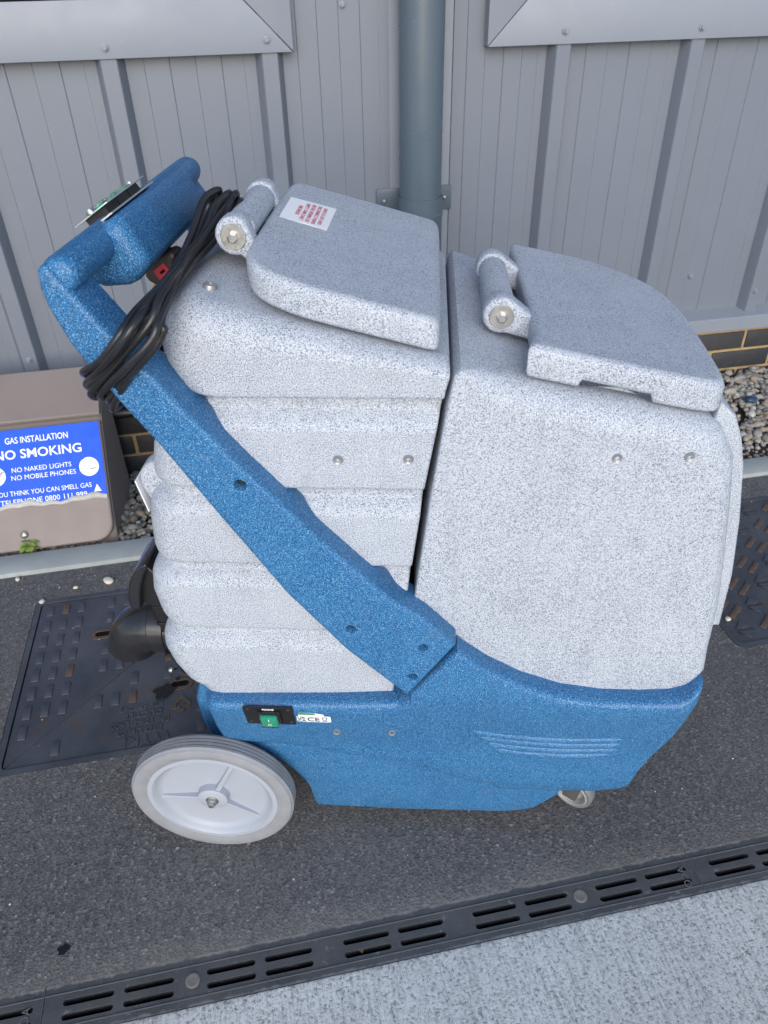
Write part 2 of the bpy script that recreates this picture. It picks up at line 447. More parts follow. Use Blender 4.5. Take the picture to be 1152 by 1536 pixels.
# asphalt with openings for the two covers
MHL = (-.572, -.085, .965, 1.457); MHR = (.948, 1.435, .968, 1.470)
def rrect(x0, x1, y0, y1, r=.02, n=4):
    o = []
    for cx, cy, a0 in ((x1-r,y1-r,0),(x0+r,y1-r,90),(x0+r,y0+r,180),(x1-r,y0+r,270)):
        for k in range(n+1):
            a = radians(a0+90*k/n); o.append((cx+r*cos(a), cy+r*sin(a)))
    return o
tag(flat('asphalt_path', [[(-12,.573),(12,.573),(12,1.561),(-12,1.561)], rrect(*MHL), rrect(*MHR)], .20, lambda a,b,t: (a,b,t-.20), ASPH), kind='structure')
kerb_root = tag(empty('kerb', (0,0,0)), kind='structure')
for i in range(9):                                              # edging lengths
    x0 = -3.69+i*.915
    box('kerb_stone', x0+.002, x0+.912, 1.5625, 1.6415, -.2, .012, KERB, kerb_root, .006)
def gz(x, y):                                                   # gravel level: falls to the wall on the left, rises on the right
    t = max(0, min(1, (y-1.64)/(WY-1.64))); e = lerp(x, [-.4, 1.3], [-.075, .055])
    return .0+e*t
nx, ny = 40, 8; V = []; F = []
for j in range(ny+1):
    for i in range(nx+1):
        x = -3.2+6.6*i/nx; y = 1.6416+(WY+.05-1.6416)*j/ny; V.append((x, y, gz(x,y)-.022+random.uniform(-.003,.003)))
for j in range(ny):
    for i in range(nx): F.append((j*(nx+1)+i, j*(nx+1)+i+1, (j+1)*(nx+1)+i+1, (j+1)*(nx+1)+i))
tag(obj('gravel_bed', V, F, SOIL), kind='structure')

# pebble shapes
def pebble_mesh(seed, sub=1):
    rnd = random.Random(seed); bm = bmesh.new(); bmesh.ops.create_icosphere(bm, subdivisions=sub, radius=1)
    cuts = [(Vector((rnd.gauss(0,1), rnd.gauss(0,1), rnd.gauss(0,1))).normalized(), rnd.uniform(.55,.9)) for _ in range(6)]
    for v in bm.verts:
        for n_, d in cuts:
            k = v.co.dot(n_)
            if k > d: v.co -= n_*(k-d)*.9
        v.co *= rnd.uniform(.98, 1.02)
    vs = [v.co.copy() for v in bm.verts]; fs = [tuple(q.index for q in f.verts) for f in bm.faces]; bm.free()
    return vs, fs
PEB = [pebble_mesh(i, 2) for i in range(24)]
V = []; F = []
def add_pebble(x, y, z, s):
    vs, fs = random.choice(PEB); M = Matrix.Rotation(random.uniform(0,6.28),3,'Z') @ Matrix.Rotation(random.uniform(-.5,.5),3,'X')
    sc = Vector((s*random.uniform(.8,1.35), s*random.uniform(.7,1.0), s*random.uniform(.5,.8))); o = len(V)
    for v in vs:
        q = M @ Vector((v.x*sc.x, v.y*sc.y, v.z*sc.z)); V.append((x+q.x, y+q.y, z+q.z))
    F.extend(tuple(o+k for k in f) for f in fs)
for x0, x1, dens in ((-1.15, -.05, 1.0), (-.05, 1.1, .6), (1.1, 2.2, 1.0)):
    for k in range(int(3000*dens*(x1-x0))):
        x = random.uniform(x0, x1); y = random.uniform(1.648, WY-.006)
        big = random.random()
        s = .0075+.0105*big*big if y > 1.70 else .005+.006*big*big
        add_pebble(x, y, gz(x,y)-.014+random.uniform(0, .020)*(y > 1.67), s)
tag(obj('gravel', V, F, STONE, ang=50), 'loose grey and buff pebbles filling the strip between kerb and wall', 'gravel', kind='stuff')

# ---------------------------------------------------------------- cladding wall
wall = tag(empty('cladding_wall', (0, WY, .28)), 'grey ribbed metal cladding wall with screwed trims above the brick plinth', 'wall')
ox, oy, oz = wall.location
def WM(x, y, z): return (x-ox, y-oy, z-oz)
PITCH = .3675; R0 = -.231
ribs = [R0+PITCH*k for k in range(-8, 10)]
ZB, ZT = .285, 3.0
def strip(name, prof, z0, z1, mat, parent, M=WM):
    n = len(prof); v = [M(x, y, z0) for x, y in prof]+[M(x, y, z1) for x, y in prof]
    return obj(name, v, [(i, i+1, n+i+1, n+i) for i in range(n-1)], mat, parent, ang=20)
RD = .034
for k, c in enumerate(ribs):
    if abs(c-.504) > .05:                                       # the rib behind the downpipe is replaced by a joint strip
        prof = [(c-.033, WY+.001), (c-.0325, WY-.0015), (c-.0195, WY-RD+.002), (c-.0175, WY-RD), (c+.0175, WY-RD), (c+.0195, WY-RD+.002), (c+.0325, WY-.0015), (c+.033, WY+.001)]
        rb = strip('rib', prof, ZB-.006, ZT, WALL, wall)
        rb.data.materials[0] = WALL
    a, b = c+.033, c+PITCH-.033
    if abs(c+PITCH-.504) < .05: b = .428
    if abs(c-.504) < .05: a = .594
    W = b-a; prof = [(a, WY)]
    for t0, t1 in ((.135, .33), (.53, .73)):                     # two shallow raised bands per pan
        u0, u1 = a+W*t0, a+W*t1
        prof += [(u0, WY), (u0+.0022, WY-.0026), (u1, WY-.0026), (u1+.0022, WY)]
    u0 = a+W*.905
    prof += [(u0, WY), (u0+.0015, WY-.0012), (b, WY-.0012)] if W > .2 else [(b, WY)]
    strip('panel', prof, ZB, ZT, WALL, wall)
strip('joint_strip', [(.428, WY), (.431, WY-.003), (.436, WY-.003), (.590, WY-.003), (.5915, WY+.006), (.5935, WY+.006), (.594, WY)], ZB, ZT, TRIM, wall)
# drip sill
prof = [(WY+.02, .292), (WY-.056, .273), (WY-.060, .269), (WY-.060, .230), (WY-.054, .230), (WY-.054, .240), (WY+.02, .262)]
V = [WM(x, y, z) for x in (-3.2, 3.4) for y, z in prof]; n = len(prof)
obj('sill', V, [(i, (i+1)%n, n+(i+1)%n, n+i) for i in range(n)]+[tuple(range(n)), tuple(range(2*n-1, n-1, -1))], TRIM, wall, ang=25)
def wscrew(x, z, y, r=.0085, parent=wall):
    lathe('screw', [(0,-.009),(r*.55,-.009),(r*.62,-.0075),(r*.62,-.0035),(r*1.0,-.003),(r*1.06,-.001),(r*1.06,.002)], WM(x, y, z), (0,1,0), TRIM, parent, n=18)
# mitred trim frames around the openings above
def frame(x_in, x_out, side, zb, w):
    """side=+1: stile at the right end, -1: stile at the left end"""
    fr = empty('trim_frame', WM(0, WY, 0), 0, wall); y0, y1 = WY-RD-.006, WY-RD-.001
    def FM(x, y, z): return (x, y-WY, z)
    xc = x_out; xi = x_out-side*w
    for nm, poly in (('rail', [(x_in,zb),(xc-side*.0012,zb),(xi-side*.0012,zb+w),(x_in,zb+w)]), ('stile', [(xc,zb+.0012),(xc,2.6),(xi,2.6),(xi,zb+w+.0012)])):
        vs = [FM(x, y0, z) for x, z in poly]+[FM(x, y1, z) for x, z in poly]
        obj(nm, vs, [(0,1,2,3),(7,6,5,4)]+[(i,(i+1)%4,4+(i+1)%4,4+i) for i in range(4)], TRIM, fr, smooth=True, bevel=.0012, seg=2)
    # folded return back to the wall
    poly = [(x_in, zb), (xc, zb), (xc, 2.6)]
    vs = []
    for x, z in poly: vs += [FM(x-side*.0015, y1, z+.0015), FM(x-side*.0015, WY+.001, z+.0015)]
    obj('return_lip', vs, [(0,1,3,2),(2,3,5,4)], TRIM, fr, smooth=False)
    # dark recess of the opening
    yo = y1+.0004
    vs = [FM(x_in, yo, zb+w*.5), FM(xi+side*.01, yo, zb+w*.5), FM(xi+side*.01, yo, 2.6), FM(x_in, yo, 2.6)]
    obj('opening', vs, [(0,1,2,3)], DARK, fr, smooth=False)
    return fr
k_ = .954
fl = frame(-2.4, .1925, 1, 1.0445, .1125)
fr = frame(2.6, .669, -1, 1.0385, .1125)
for x, z in ((-.232, 1.067), (.132, 1.071)): wscrew(x, z, WY-RD-.006)
for x, z in ((.868, 1.066), (1.237, 1.063)): wscrew(x, z, WY-RD-.006)
wscrew(.318, 1.133, WY-.003, .0075); wscrew(1.385, .40, WY-.002, .007); wscrew(1.604, .345, WY-RD, .0075); wscrew(-.599, .345, WY-RD, .0075)

# ---------------------------------------------------------------- brick plinth
pl = tag(empty('brick_plinth', (0, WY, -.2)), 'low plinth of dark blue bricks with sandy mortar under the metal cladding', 'brick wall')
box('mortar', -3.2, 3.4, .0045, .11, -.1, .462, MORTAR, pl)
bme = None; base = .1985
for r in range(-1, 6):
    zt = base-.07*r
    off = (0 if r % 2 == 0 else .1125)
    for i in range(-14, 16):
        x0 = 1.656-.0085+i*.225+off-.225
        if x0+.215 < -3.2 or x0 > 3.3: continue
        if bme is None:
            b0 = box('brick', 0, .215, 0, .10, 0, .0605, BRICK, pl, .003); bme = b0.data; o = b0
        else: o = link('brick', bme, None, pl)
        o.location = (x0, random.uniform(-.001,.0012), zt-.0655+.2)

# ---------------------------------------------------------------- downpipe
dp = tag(empty('drainpipe', (.494, WY-.075, -.08)), 'blue-grey painted round metal drainpipe fixed to the cladding wall behind the machine', 'drainpipe')
lathe('pipe', [(.0545,.10),(.0545,3.0)], (0,0,0), (0,0,1), PIPE, dp, n=48)
lathe('socket', [(.0555,.62),(.0585,.622),(.0585,.74),(.0605,.745),(.0605,.752),(.0550,.756)], (0,0,0), (0,0,1), PIPE, dp, n=48)
lathe('shoe', [(.0,.0),(.058,.0),(.058,.40),(.060,.405),(.060,.42),(.0548,.425)], (0,0,0), (0,0,1), PIPE, dp, n=48)
br = box('bracket', -.105, .103, .064, .069, .738, .80, PIPE, dp, .001)
for sx in (-.085, .083): lathe('screw', [(0,-.006),(.004,-.0055),(.0062,-.003),(.0066,0)], (sx, .064, .77), (0,1,0), STEEL, br, n=16)
lathe('strap', [(.056,.745),(.0585,.745),(.0585,.793),(.056,.793)], (0,0,0), (0,0,1), PIPE, br, n=40)

# ---------------------------------------------------------------- gas meter box
XR = -.405; XL = -1.02
mb = tag(empty('gas_meter_box', ((XR+XL)/2, 1.66, 0)), 'brown sloping gas meter box with blue no smoking sign against the plinth', 'meter box')
mx, my, mz = mb.location
def BM(x, y, z): return (x-mx, y-my, z-mz)
Dy, Dz = .5983, .8012
def face(x, s, h=0): return BM(x, 1.66+Dy*s-Dz*h, .03+Dz*s+Dy*h)     # point on the sloping front, h above it
prof = [(1.668,-.06),(1.661,.02),(1.672,.046),(1.834,.263),(1.848,.274),(1.975,.341),(1.995,.345),(1.995,-.06)]
rings = []
for x, ins in ((XR-.0, .010), (XR-.004, .004), (XR-.012, 0), (XL+.012, 0), (XL, .010)):
    cy, cz = 1.85, .12
    rings.append([BM(x, y+(cy-y)*ins*4, z+(cz-z)*ins*4) for y, z in prof])
loft('body', rings, BROWND, mb, ang=30)
def rr_clip(x0, x1, s0, s1, rb): # rounded lower corners
    o = [(x1, s1), (x0, s1)]
    for k in range(7): a = radians(180+90*k/6); o.append((x0+rb+rb*cos(a), s0+rb+rb*sin(a)))
    for k in range(7): a = radians(270+90*k/6); o.append((x1-rb+rb*cos(a), s0+rb+rb*sin(a)))
    return o
slab('lid', rr_clip(XL+.003, XR-.002, -.020, .291, .045), .001, .016, lambda a,b,t: face(a,b,t), BROWN, mb, .001, .006, 3)
# top cover: slopes back to the wall
t0 = Vector((0, 1.8345, .2755)); t1 = Vector((0, 1.978, .351)); td = (t1-t0).normalized(); tn = Vector((0, -td.z, td.y))
def topf(x, s, h=0): q = t0+td*s+tn*h; return BM(x, q.y, q.z)
slab('top_cover', [(XL+.002,.004),(XR,.004),(XR,(t1-t0).length),(XL+.002,(t1-t0).length)], 0, .012, lambda a,b,t: topf(a,b,t), BROWN, mb, .001, .005, 3)
sg = flat('sign', [[(-.99,.094),(XR-.006,.094),(XR-.006,.289),(-.99,.289)]], .0012, lambda a,b,t: face(a,b,.0165+t), SIGNB, mb)
def sgt(s_, xc, sv, h, width=None, bold=.0, dx=0):
    return text('lettering', s_, h/.72, lambda a,b,t: face(xc+a, sv+b, .0180+t), SIGNW, sg, bold=bold, width=width)
sgt('GAS INSTALLATION', -.566, .254, .0165, .154, .0002)
sgt('NO SMOKING', -.5665, .215, .0235, .213, .0005)
sgt('NO NAKED LIGHTS', -.563, .180, .0125, .146, .0)
sgt('NO MOBILE PHONES', -.560, .160, .0125, .158, .0)
sgt('IF YOU THINK YOU CAN SMELL GAS', -.573, .121, .0125, .252, .0)
sgt('TELEPHONE 0800 111 999', -.566, .0985, .0135, .212, .0)
for cx in (-.447, -.676):
    flat('symbol_disc', [circ(cx, .174, .0245, 32)], .0005, lambda a,b,t: face(a,b,.0180+t), SIGNW, sg)
def sgp(poly): flat('symbol', [poly], .0004, lambda a,b,t: face(a,b,.0187+t), BLKT, sg)
sgp([(-.445,.1675),(-.431,.1675),(-.431,.1695),(-.445,.1695)]); sgp([(-.460,.1675),(-.452,.1675),(-.452,.169),(-.460,.169)])
for k, (ax, ay) in enumerate(((-.461,.171),(-.463,.178),(-.458,.183),(-.456,.189),(-.460,.193))):
    sgp([(ax,ay),(ax+.0012,ay),(ax+.0042,ay+.006),(ax+.003,ay+.006)])
sgp([(-.672,.168),(-.660,.184),(-.6585,.183),(-.6705,.167)]); sgp([(-.664,.184),(-.655,.184),(-.655,.182),(-.664,.182)])
flat('symbol', [[(-.442,.108),(-.424,.108),(-.433,.127)]], .0005, lambda a,b,t: face(a,b,.0182+t), SIGNW, sg)
# torn, curled lower edge of the sign
V = []; F = []; N = 40
for i in range(N+1):
    x = -.99+(XR-.006+.99)*i/N; wv = .006*sin(i*.55)+.004*sin(i*1.7)
    for s, h in ((.1005+wv*.8, .0190), (.0965+wv*.8, .0220), (.0915+wv*.6, .0210), (.0885+wv*.4, .0178)): V.append(face(x, s, h))
for i in range(N):
    for k in range(3): F.append((i*4+k, (i+1)*4+k, (i+1)*4+k+1, i*4+k+1))
obj('torn_edge', V, F, TORN, sg, ang=60)
lk = lathe('lock', [(0,.0),(.004,0),(.0045,.0012),(.0095,.0016),(.0105,.0)], face(-.626,.020,.0165), Vector((0,-Dz,Dy)), BLACKS, mb, n=24)
flat('keyway', [[(-.631,.0165),(-.621,.0165),(-.626,.0245)]], .0006, lambda a,b,t: face(a,b,.0178+t), STEEL, lk)

mb.location.y += .0137; mb.location.z -= .010
gp = tag(empty('gas_pipe', (-.40, 2.045, .17)), 'short black pipe stub with pale collar beside the meter box', 'pipe')
lathe('pipe', [(.0,-.03),(.016,-.03),(.016,.063),(0,.063)], (0,0,0), (1,0,0), BLACK, gp, n=24)
lathe('collar', [(.0,.0635),(.019,.0635),(.020,.066),(.020,.082),(.018,.085),(0,.085)], (0,0,0), (1,0,0), plain('grey_collar', (.36,.35,.33), .7), gp, n=24)
tube('riser', catmull([(.083,0,0),(.10,.004,0),(.112,.02,-.01),(.115,.03,-.05),(.115,.03,-.22)], 5), .012, BLACK, gp, 14)

# ---------------------------------------------------------------- inspection covers
def cover(name, x0, x1, y0, y1, label):
    c = tag(empty(name, ((x0+x1)/2, (y0+y1)/2, -.02)), label, 'manhole cover')
    W2, H2 = (x1-x0)/2, (y1-y0)/2
    fr = flat('frame', [rrect(-W2+.0015, W2-.0015, -H2+.0015, H2-.0015, .018), rrect(-W2+.013, W2-.013, -H2+.013, H2-.013, .012)], .03, lambda a,b,t: (a,b,t-.0095), IRON, c)
    box('pit', -W2+.004, W2-.004, -H2+.004, H2-.004, -.03, -.012, DARK, c)
    return c, W2-.0155, H2-.0155
c, a, b = cover('manhole_cover', *MHL, 'dark iron manhole cover split diagonally, with raised lettering, left of the machine')
g = .0007
for poly in ([(-a+g*2.4,-b),(a,-b),(a,b-g*2.4)], [(-a,-b+g*2.4),(a-g*2.4,b),(-a,b)]):
    p = flat('cover_plate', [poly], .014, lambda x,y,t: (x,y,t+.004), IRON, c)
ZC = .018
def pad_ok(x, y):
    if abs(y-x*b/a) < .030: return False
    if -.075 < x < .13 and -.24 < y < -.105: return False
    if abs(x+.077) < .03 and abs(y-.10) < .03: return False
    if abs(x-.096) < .03 and abs(y+.086) < .03: return False
    return abs(x) < a-.018 and abs(y) < b-.022
pm = None
for j in range(9):
    for i in range(13):
        x = -a+.022+i*.0345+(.0172 if j % 2 else 0)*0; y = -b+.030+j*.0505
        if i % 4 == 3 or not pad_ok(x, y): continue
        mat = RUST if random.random() < .18 else IRON
        if pm is None:
            o = box('tread_pad', -.0075, .0075, -.0165, .0165, 0, .0022, IRON, c, .0010); pm = o.data
        else: o = link('tread_pad', pm, None, c)
        o.location = (x, y, ZC-.0004); o.rotation_euler = (0,0,random.uniform(-.02,.02))
        if mat is RUST: o.material_slots[0].link = 'OBJECT'; o.material_slots[0].material = RUST
for x, y in ((-.077,.10),(.096,-.086)):
    flat('lifting_hole', [rrect(x-.018,x+.018,y-.008,y+.008,.0075)], .0006, lambda u,v,t: (u,v,ZC+t), DARK, c)
    flat('lifting_boss', [rrect(x-.026,x+.026,y-.015,y+.015,.012), rrect(x-.018,x+.018,y-.008,y+.008,.0075)], .002, lambda u,v,t: (u,v,ZC+t), RUST, c)
def ctext(s_, x, y, h): text('lettering', s_, h/.72, lambda u,v,t: (x-u, y-v, ZC-.0003+t), IRON, c, thick=.0022, bold=.0004)
for s_, y, h, x in (('WYKI', -.205, .026, .035), ('BSD UK 03', -.185, .0135, .02), ('EN 124-E L400', -.165, .0135, .02), ('DUCTILE', -.145, .0135, .025), ('KIS 688247', -.125, .0135, .02)): ctext(s_, x, y, h)
sp = [(0,.024),(.010,.010),(.018,-.001),(.018,-.010),(.010,-.014),(.003,-.009),(.006,-.020),(-.006,-.020),(-.003,-.009),(-.010,-.014),(-.018,-.010),(-.018,-.001),(-.010,.010)]
flat('spade_mark', [[(.100+q[0], -.140+q[1]*1.0) for q in sp], [(.100+q[0]*.62, -.140+q[1]*.62) for q in sp]], .002, lambda u,v,t: (u,v,ZC-.0002+t), RUST, c)
# damp patch on the cover
blob = [(cos(q)*(.014+.003*sin(3*q+.5)+.0012*sin(7*q)), sin(q)*(.012+.002*sin(2*q)+.0015*cos(5*q))) for q in [2*pi*k/40 for k in range(40)]]
dpch = tag(empty('damp_patch', (-.265, 1.108, 0)), 'small black wet patch on the left manhole cover', 'puddle')
flat('water_film', [[(q[0]*1.5, q[1]*1.5) for q in blob]], .0006, lambda u,v,t: (u,v,.0012+t), WETM, dpch)
for dx, dy, s in ((.028,.030,.35), (.022,.058,.25)): flat('water_drop', [[(dx+q[0]*s, dy+q[1]*s) for q in blob]], .0006, lambda u,v,t: (u,v,.0012+t), WETM, dpch)

c, a, b = cover('manhole_cover', *MHR, 'dark iron manhole cover with chevron tread half hidden right of the machine')
flat('cover_plate', [[(-a,-b),(a,-b),(a,b),(-a,b)]], .014, lambda x,y,t: (x,y,t+.004), IRON, c)
bm_bar = None; tri = None
for j in range(7):
    for i in range(7):
        x = -a+.034+i*.066; y = -b+.034+j*.066; odd = (i+j) % 2
        if odd:
            for sgn in (-1, 1):
                if bm_bar is None: o = box('tread_bar', -.024, .024, -.0062, .0062, 0, .0034, RUST, c, .001); bm_bar = o.data
                else: o = link('tread_bar', bm_bar, None, c)
                o.location = (x+sgn*.008, y-sgn*.012, ZC-.0004); o.rotation_euler = (0,0,radians(40))
        else:
            for q in range(2):
                if tri is None:
                    o = flat('tread_triangle', [[(-.021,-.009),(.021,-.009),(0,.011)]], .0034, lambda u,v,t: (u,v,t), IRON, c); tri = o.data
                else: o = link('tread_triangle', tri, None, c)
                o.location = (x, y+(.014 if q else -.014), ZC-.0004); o.rotation_euler = (0,0,0 if q else pi)

# ---------------------------------------------------------------- linear drain, one-metre lengths
DX0 = -.4135; DP = .2045
def drain(i, label):
    x0 = DX0+1.0165*i; d = tag(empty('drain_channel', (x0, .538, 0)), label, 'drain', 'drain channel lengths along the concrete edge')
    L = 1.0152; y0, y1 = -.0340, .0345
    holes = []
    for k in range(5):
        for q in (.028, .1135):
            for yy in (-.0105, .0085):
                xs = q+k*DP-(.0 if k < 5 else 0)
                if xs+.069 < L: holes.append(rrect(xs-.001, xs+.0705, yy-.0049, yy+.0049, .0046, 3))
    top = flat('grating', [[(.0,y0),(L,y0),(L,y1),(0,y1)]]+holes, .016, lambda u,v,t: (u,v,t-.0165), DRAIN, d)
    V, F = [], []
    for bx in ((0,L,y0,y0+.012,-.14,-.0167), (0,L,y1-.012,y1,-.14,-.0167), (0,L,y0+.012,y1-.012,-.14,-.12)):
        v, f = boxv(*bx); o_ = len(V); V += v; F += [tuple(o_+k for k in q) for q in f]
    obj('trough', V, F, DARK, d, smooth=False)
    # thin raised edge lines of the grating
    for yy in (-.0225, .0215): box('edge_line', 0, L, yy-.0006, yy+.0006, -.0006, .0007, plain('scuffed_line', (.11,.11,.115), .6) if 'scuffed_line' not in bpy.data.materials else bpy.data.materials['scuffed_line'], d)
    for k in (1, 4):
        xs = k*DP+.0065 if k == 1 else k*DP-.0015
        lathe('bolt', [(0,.0006),(.0065,.0010),(.0085,.0014),(.0105,.0006),(.0110,-.001)], (xs, .001, 0), (0,0,1), bpy.data.materials.get('dusty_bolt') or plain('dusty_bolt', (.15,.145,.13), .85, 0, .4, 200), d, n=24)
    cg = .0008
    text('lettering', 'ACO', .0165, lambda u,v,t: (L-.0165-v, .0125-u, -.0002+t), bpy.data.materials['scuffed_line'], d, align='LEFT', thick=.0008, width=.034)
    box('joint_edge', L-.0002, L+.0006, y0, y1, -.012, .0007, bpy.data.materials['scuffed_line'], d)
    return d
drain(-1, 'dark slotted drain channel length cut off at the lower left corner')
drain(0, 'dark slotted drain channel length running across the foreground, in the middle')
drain(1, 'dark slotted drain channel length at the right edge beyond the lettered joint')

# ---------------------------------------------------------------- small loose things
def loose(name, x, y, s, label, cat, mat=STONE, z=0, seed=1):
    vs, fs = pebble_mesh(seed, 2)
    o = obj(name, [(v.x*s*1.3, v.y*s, v.z*s*.65) for v in vs], fs, mat, ang=50); o.location = (x, y, z+s*.45); o.rotation_euler = (0,0,seed*1.3)
    return tag(o, label, cat)
PALE = plain('pale_stone', (.58,.54,.46), .8, 0, .2, 90, .3, .4)
loose('pebble', -.411, 1.491, .0115, 'largest pale pebble on the asphalt between kerb and left manhole cover', 'pebble', PALE, seed=31)
loose('pebble', -.558, 1.449, .0075, 'pale pebble on the back left corner of the left manhole cover', 'pebble', PALE, seed=32)
loose('pebble', -.632, 1.548, .006, 'small white pebble touching the kerb near the left picture edge', 'pebble', PALE, seed=33)
loose('pebble', -.487, 1.485, .005, 'small pale pebble left of the largest one on the asphalt', 'pebble', PALE, seed=34)
loose('pebble', .975, 1.052, .0065, 'pale pebble at the near corner of the right manhole cover', 'pebble', PALE, seed=35)
loose('blue_scrap', 1.565, 1.90, .017, 'dark blue plastic scrap lying on the gravel at the right', 'plastic scrap', BLUEP, .045, 36)
V = []; F = []
PEB = PEB[:6]
for k in range(150):
    x = random.uniform(-.75, 1.3); y = random.choice([random.uniform(.60, 1.55), random.uniform(1.45, 1.56)])
    add_pebble(x, y, .0006, random.choice([.0008, .001, .0013, .0018]))
tag(obj('scattered_grit', V, F, PALE, ang=50), 'tiny pale grit scattered over the asphalt', 'grit', kind='stuff')
wd = tag(empty('weed', (-.617, 1.648, .010)), 'small green weed growing in the gravel by the meter box', 'weed')
for k in range(13):
    a0 = k*2.4; L = random.uniform(.010, .020); h = random.uniform(.008, .024); rr = random.uniform(.004,.013)
    cx, cy = cos(a0)*rr, sin(a0)*rr; w_ = L*.42; V = []; 
    for t, ww in ((0,.15),(.3,.9),(.6,1),(.85,.6),(1,.05)):
        q = L*t
        for sgn in (-1, 0, 1): V.append((cx+cos(a0)*q-sin(a0)*ww*w_*sgn, cy+sin(a0)*q+cos(a0)*ww*w_*sgn, h+.006*t-.010*t*t+(.002 if sgn else 0)))
    obj('leaf', V, [(r*3+s, r*3+s+1, (r+1)*3+s+1, (r+1)*3+s) for r in range(4) for s in range(2)], LEAF, wd)
    tube('stem', [(cx*.2, cy*.2, -.004), (cx, cy, h)], .0009, LEAF, wd, 5)
dl = obj('dead_leaf', [(0,-.003,0),(.006,-.004,.002),(.012,0,.003),(.006,.004,.001),(0,.003,.002),(.005,0,-.0005)], [(0,1,5),(1,2,5),(2,3,5),(3,4,5),(4,0,5)], DEAD)
dl.location = (.046, .5285, -.004); dl.rotation_euler = (.5,.3,1.2); tag(dl, 'small brown dead leaf caught in a drain slot', 'leaf')
dt = tag(flat('tar_spot', [[(q[0]*.62, q[1]*.62) for q in blob]], .0006, lambda u,v,t: (u,v,.0005+t), WETM), 'small black tar spot on the asphalt at lower left', 'stain')
dt.location = (-.3965, .6224, 0)

# ================================================================ CARPET EXTRACTOR (local axes: u along the machine, v away from the camera side, z up)
mc = tag(empty('carpet_extractor', (-.1523, .7404, 0), radians(-14.3)), 'speckled grey and blue plastic carpet cleaning machine standing on wheels in the centre', 'carpet cleaner')
WID = .47; CV = WID/2
def SM(a, b, t): return (a, t, b)                    # outline in (u,z), thickness along v
def taper(z): return lerp(z, [.13, .24, .385], [.042, .034, .0])

# ---- blue base
topc = [(.018,.350),(.03,.356),(.12,.360),(.21,.364),(.300,.372),(.3145,.385),(.3165,.4005),(.376,.4865),(.388,.474),(.418,.449),(.465,.420),(.521,.398),(.577,.389),(.631,.389),(.670,.393),(.690,.402),(.700,.414),(.706,.421),(.7095,.416)]
botc = [(.018,.290),(.03,.245),(.05,.238),(.133,.232),(.195,.214),(.312,.190),(.403,.146),(.464,.125),(.548,.123),(.613,.127),(.645,.136),(.657,.147),(.663,.182),(.682,.256),(.691,.291),(.699,.335),(.705,.378),(.7095,.406)]
def yof(c, u): return lerp(u, [p[0] for p in c], [p[1] for p in c])
us = sorted(set([round(.018+.006*i, 4) for i in range(116)]+[p[0] for p in topc]+[p[0] for p in botc]+[.7035,.7055,.7085]))
us = [u for u in us if .018 <= u <= .7095]
rings = []
for u in us:
    zt, zb = yof(topc, u), yof(botc, u); r = min(.011, (zt-zb)*.45); rb = min(.010, (zt-zb)*.3)
    endr = 0.0
    d = .7095-u
    if d < .03: endr = .03-math.sqrt(max(0, .03**2-(.03-d)**2))
    d2 = u-.018
    if d2 < .02: endr = max(endr, .02-math.sqrt(max(0, .02**2-(.02-d2)**2)))
    half = []
    for k in range(4):                                # lower edge rounding
        a_ = k/3*pi/2; z = zb+rb*(1-sin(a_)); half.append((taper(zb+rb)+endr+rb*(1-cos(pi/2-a_))*1.0*(1 if k < 3 else 0)+rb*(1-k/3)*.2, zb+rb*(1-cos(a_))*1.0))
    for k in range(1, 9):
        z = zb+rb+(zt-r-zb-rb)*k/9; half.append((taper(z)+endr, z))
    for k in range(5):
        a_ = k/4*pi/2; half.append((taper(zt-r)+endr+r*(1-cos(a_)), zt-r+r*sin(a_)))
    half.append((.028+endr, zt))
    rings.append([(u, v, z) for v, z in half]+[(u, WID-v, z) for v, z in reversed(half)])
bb = loft('base', rings, BLUE, mc, ang=32)
# recessed skirt
topk = [(.060,.246),(.133,.244),(.195,.226),(.312,.202),(.403,.158),(.464,.137),(.556,.135)]
botk = [(.060,.217),(.066,.212),(.078,.201),(.090,.188),(.104,.176),(.116,.161),(.126,.146),(.134,.131),(.142,.113),(.148,.094),(.151,.070),(.1525,.048),(.158,.036),(.30,.032),(.472,.036),(.500,.042),(.521,.052),(.556,.098)]
us = sorted(set([round(.060+.006*i, 4) for i in range(84)]+[p[0] for p in topk]+[p[0] for p in botk])); us = [u for u in us if u <= .556]
rings = []
for u in us:
    zt, zb = yof(topk, u), yof(botk, u); half = []
    vv = lambda z: lerp(z, [.035, .22], [.060, .0455])
    r = min(.008, (zt-zb)*.4)
    for k in range(4):
        a_ = k/3*pi/2; half.append((vv(zb+r)+r*(1-sin(a_)), zb+r*(1-cos(a_))))
    for k in range(1, 6): z = zb+r+(zt-zb-r)*k/5; half.append((vv(z), z))
    rings.append([(u, v, z) for v, z in half]+[(u, WID-v, z) for v, z in reversed(half)])
loft('skirt', rings, BLUE, mc, ang=32)
slab('rear_foot', [(-.028,.205),(-.020,.165),(.0,.150),(.09,.150),(.09,.30),(-.01,.33),(-.030,.26)], .095, WID-.095, SM, BLUE, mc, .01, .01)
# louvre ribs on the front flank
for k, (a, b, c_, d_) in enumerate((((.402,.302),(.455,.288),(.542,.281),(.632,.289)), ((.414,.284),(.462,.271),(.545,.264),(.634,.273)), ((.426,.263),(.470,.252),(.548,.246),(.631,.255)), ((.440,.245),(.480,.235),(.548,.230),(.624,.238)))):
    path = catmull([a, b, c_, d_], 10) if False else catmull([Vector((p[0], taper(p[1])+.0042, p[1])) for p in (a, b, c_, d_)], 10)
    n_ = len(path); tube('louvre', path, [.0078*min(1, .25+min(i, n_-1-i)/4) for i in range(n_)], BLUE, bb, 10)

